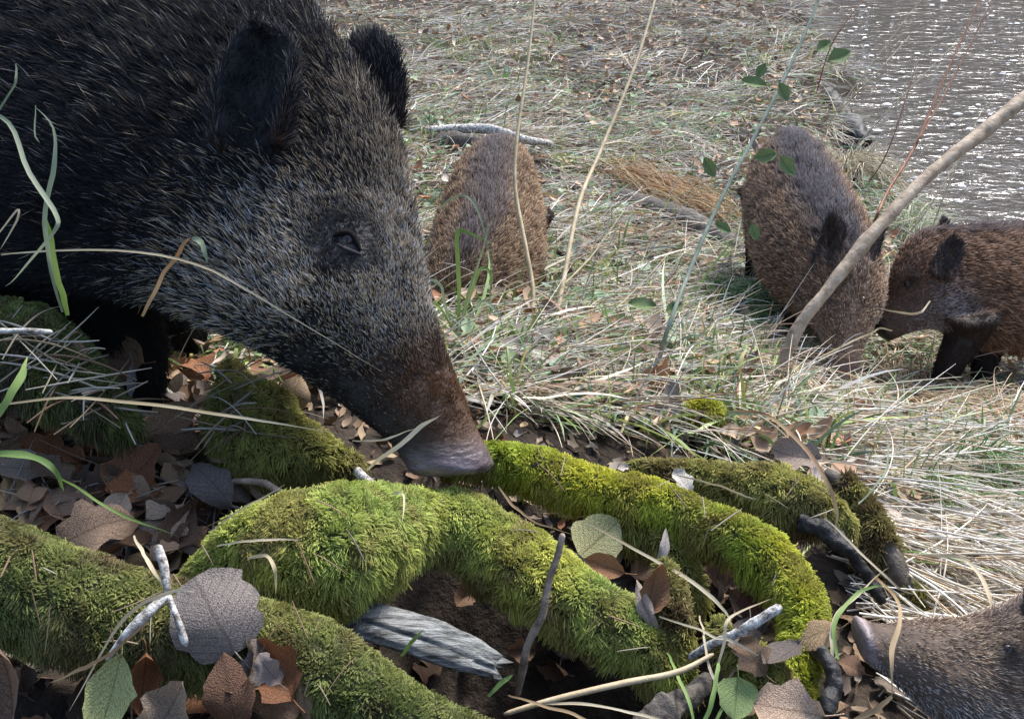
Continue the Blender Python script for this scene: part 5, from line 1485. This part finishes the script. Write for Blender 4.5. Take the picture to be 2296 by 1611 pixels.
def ribbons(name, P, W, col, mat, label, cat):
    """P (n,k,3) centre lines -> one mesh of flat blades"""
    n, k, _ = P.shape
    T = nrm(np.gradient(P, axis=1))
    sd = nrm(np.cross(T, np.array([0, 0, 1.0]) + rng.normal(0, 0.5, (n, 1, 3))))
    V = np.stack([P - sd * W[..., None], P + sd * W[..., None]], 2).reshape(-1, 3)
    base = (np.arange(n) * k * 2)[:, None] + (np.arange(k - 1) * 2)[None]
    F = np.stack([base, base + 1, base + 3, base + 2], -1).reshape(-1, 4)
    C = np.repeat(col, k * 2, 0)
    o = mesh_obj(name, V, F.tolist(), mat, col=C)
    return tag(o, label, cat, kind='stuff')


# broader dry and green blades lying about
x, y = wedge(7000, y0=1.15, side=0.0)
n = len(x)
P = blades_pts(x, y, flow_angle(x, y) + rng.normal(0, 0.9, n), np.abs(rng.normal(R(8), R(16), n)), rng.uniform(0.07, 0.28, n), rng.uniform(0.1, 0.4, n), k=6, off=0.012)
W = rng.uniform(0.0014, 0.0034, n)[:, None] * np.array([0.6, 1, 1, 0.9, 0.6, 0.05])[None]
col = pick(np.vstack([STRAW, GREEN * 1.2]), np.concatenate([STRAW_W, np.full(5, 0.12)]), n) * 1.05
ribbons('broad_blades', P, W, col, M_blade, 'broad dry and green blades lying on the matted grass', 'grass')

# green grass in tufts
tx, ty = wedge(2300, y0=1.25, y1=6.5, pw=1.3, side=-0.05)
pt = fbm(np.stack([tx * 1.3, ty * 1.3, tx * 0], -1), 91, 2)
sel = rng.random(len(tx)) < np.clip((pt - 0.35) * 3, 0.1, 1)
tx, ty = tx[sel], ty[sel]
# a few fresh tufts in the straw at the right
ex = np.array([at(2180, 1080, 1.55), at(2120, 1100, 1.5), at(2230, 1150, 1.4), at(2060, 1150, 1.4), at(1950, 1010, 1.6), at(1840, 960, 1.6), at(1700, 900, 1.6), at(1500, 870, 1.65)])
tx = np.concatenate([tx, np.repeat(ex[:, 0], 3)]); ty = np.concatenate([ty, np.repeat(ex[:, 1], 3)])
m_ = 9
x = np.repeat(tx, m_) + rng.normal(0, 0.025, len(tx) * m_); y = np.repeat(ty, m_) + rng.normal(0, 0.025, len(ty) * m_)
n = len(x)
P = blades_pts(x, y, rng.uniform(0, 6.28, n), R(1) * rng.uniform(30, 85, n), rng.uniform(0.05, 0.17, n), rng.uniform(0.2, 0.9, n), k=6)
W = rng.uniform(0.0013, 0.0032, n)[:, None] * np.array([0.7, 1, 1, 0.85, 0.55, 0.05])[None]
col = np.repeat(GREEN[rng.integers(len(GREEN), size=len(tx))], m_, 0) * (0.6 + 0.7 * rng.random((n, 1)))
yel = rng.random(n) < 0.12
col[yel] = np.array([0.42, 0.36, 0.14])
ribbons('green_grass', P, W, col, M_blade, 'short green grass growing in tufts through the straw', 'grass')


def flakes(name, x, y, size, asp, col, mat, label, cat, tilt=0.5, lift=(0.004, 0.03), curl=0.5):
    n = len(x)
    z = ground_z(x, y) + rng.uniform(*lift, n)
    nn = nrm(np.array([0, 0, 1.0]) + rng.normal(0, tilt, (n, 3)))
    a = nrm(np.cross(nn, rng.normal(0, 1, (n, 3)))); b = np.cross(nn, a)
    prof = np.array([(-1, 0), (-.55, .75), (0, 1), (.5, .8), (1, 0)])
    V = []
    for (u, wv) in prof:
        zc = curl * (u * u - 0.3)
        for s_ in (-1, 0, 1):
            V.append(a * (u * size)[:, None] * 0.5 + b * (s_ * wv * size * asp)[:, None] * 0.5 + nn * ((zc * 0.3 + 0.25 * abs(s_) * wv * curl) * size * 0.5)[:, None])
    V = np.stack(V, 1)
    V = V * (1 + rng.normal(0, 0.22, V.shape[:2]))[..., None] + np.stack([x, y, z], -1)[:, None]
    F = []
    for i in range(4):
        for j in range(2):
            F.append([i * 3 + j, i * 3 + j + 1, i * 3 + j + 4, i * 3 + j + 3])
    F = (np.array(F)[None] + (np.arange(n) * 15)[:, None, None]).reshape(-1, 4)
    o = mesh_obj(name, V.reshape(-1, 3), F.tolist(), mat, col=np.repeat(col, 15, 0))
    return tag(o, label, cat, kind='stuff')


x, y = wedge(20000, y0=1.05, pw=1.25, side=-0.05)
kp = rng.random(len(x)) < np.clip(1.0 - 3.0 * (fbm(np.stack([x * 2.6, y * 2.6, x * 0], -1), 55, 3) - 0.42), 0.2, 1)
x, y = x[kp], y[kp]
n = len(x)
lc = np.array(BROWNS + LIGHTB + [(0.36, 0.22, 0.13), (0.40, 0.29, 0.20), (0.44, 0.37, 0.30), (0.33, 0.17, 0.09)])
flakes('leaf_litter', x, y, rng.uniform(0.015, 0.055, n) * (1 + (rng.random(n) < 0.06) * 0.6), rng.uniform(0.25, 0.75, n), lc[rng.integers(len(lc), size=n)] * (0.7 + 0.7 * rng.random((n, 1))), M_litter, 'fallen brown leaves scattered through the grass of the bank', 'leaf litter', 0.45, (0.012, 0.062), 1.1)
x, y = wedge(3800, y0=1.3, y1=5.5, pw=1.2, side=-0.1)
n = len(x)
flakes('herb_leaves', x, y, rng.uniform(0.014, 0.045, n), 0.7, np.array([(0.17, 0.27, 0.13), (0.25, 0.34, 0.22), (0.14, 0.24, 0.08), (0.30, 0.38, 0.28)])[rng.integers(4, size=n)] * (0.7 + 0.5 * rng.random((n, 1))), M_blade, 'small green herb leaves low in the grass', 'herbs', 0.4, (0.02, 0.06), 0.4)
# crumbs of bark and leaf in the heaps between the roots
x = rng.uniform(-1.0, 0.75, 5200); y = rng.uniform(0.15, 1.45, 5200)
ok = ~((np.abs(x - 0.05) < 0.3) & (np.abs(y - 0.83) < 0.18))
x, y = x[ok], y[ok]
n = len(x)
flakes('leaf_crumbs', x, y, rng.uniform(0.008, 0.03, n), 0.5, np.array(BROWNS)[rng.integers(len(BROWNS), size=n)] * (0.5 + 0.6 * rng.random((n, 1))), M_litter, 'crumbled bits of leaf and bark between the mossy roots', 'leaf litter', 0.5, (0.001, 0.012), 0.6)

# flecks of foam drifting on the river
n = 200
y = 2.6 + 8 * rng.random(n) ** 1.4
x = water_edge(y) + 0.15 + rng.random(n) ** 1.2 * 3.5
th = np.linspace(0, 2 * np.pi, 9, endpoint=False)
V, F = [], []
for i in range(n):
    r_ = rng.uniform(0.006, 0.017); asp = rng.uniform(0.8, 2.2)
    ph = rng.random() * 6
    o0 = len(V)
    for (s_, z_) in ((1.0, 0.012), (0.6, 0.017)):
        for q in th:
            V.append((x[i] + r_ * s_ * (1 + 0.25 * math.sin(2 * q + ph)) * math.cos(q) * asp, y[i] + r_ * s_ * math.sin(q), WATER_Z + z_))
    for j in range(9):
        a, b = o0 + j, o0 + (j + 1) % 9
        F.append([a, b, b + 9, a + 9])
    F.append([o0 + 9 + j for j in range(9)])
M_foam = noise_mat('foam', [(0.3, (0.62, 0.63, 0.63)), (0.7, (0.8, 0.8, 0.8))], 60, 0.7, 0.2)
o = mesh_obj('foam_flecks', V, F, M_foam)
tag(o, 'white flecks of foam floating on the brown river', 'foam', kind='stuff')
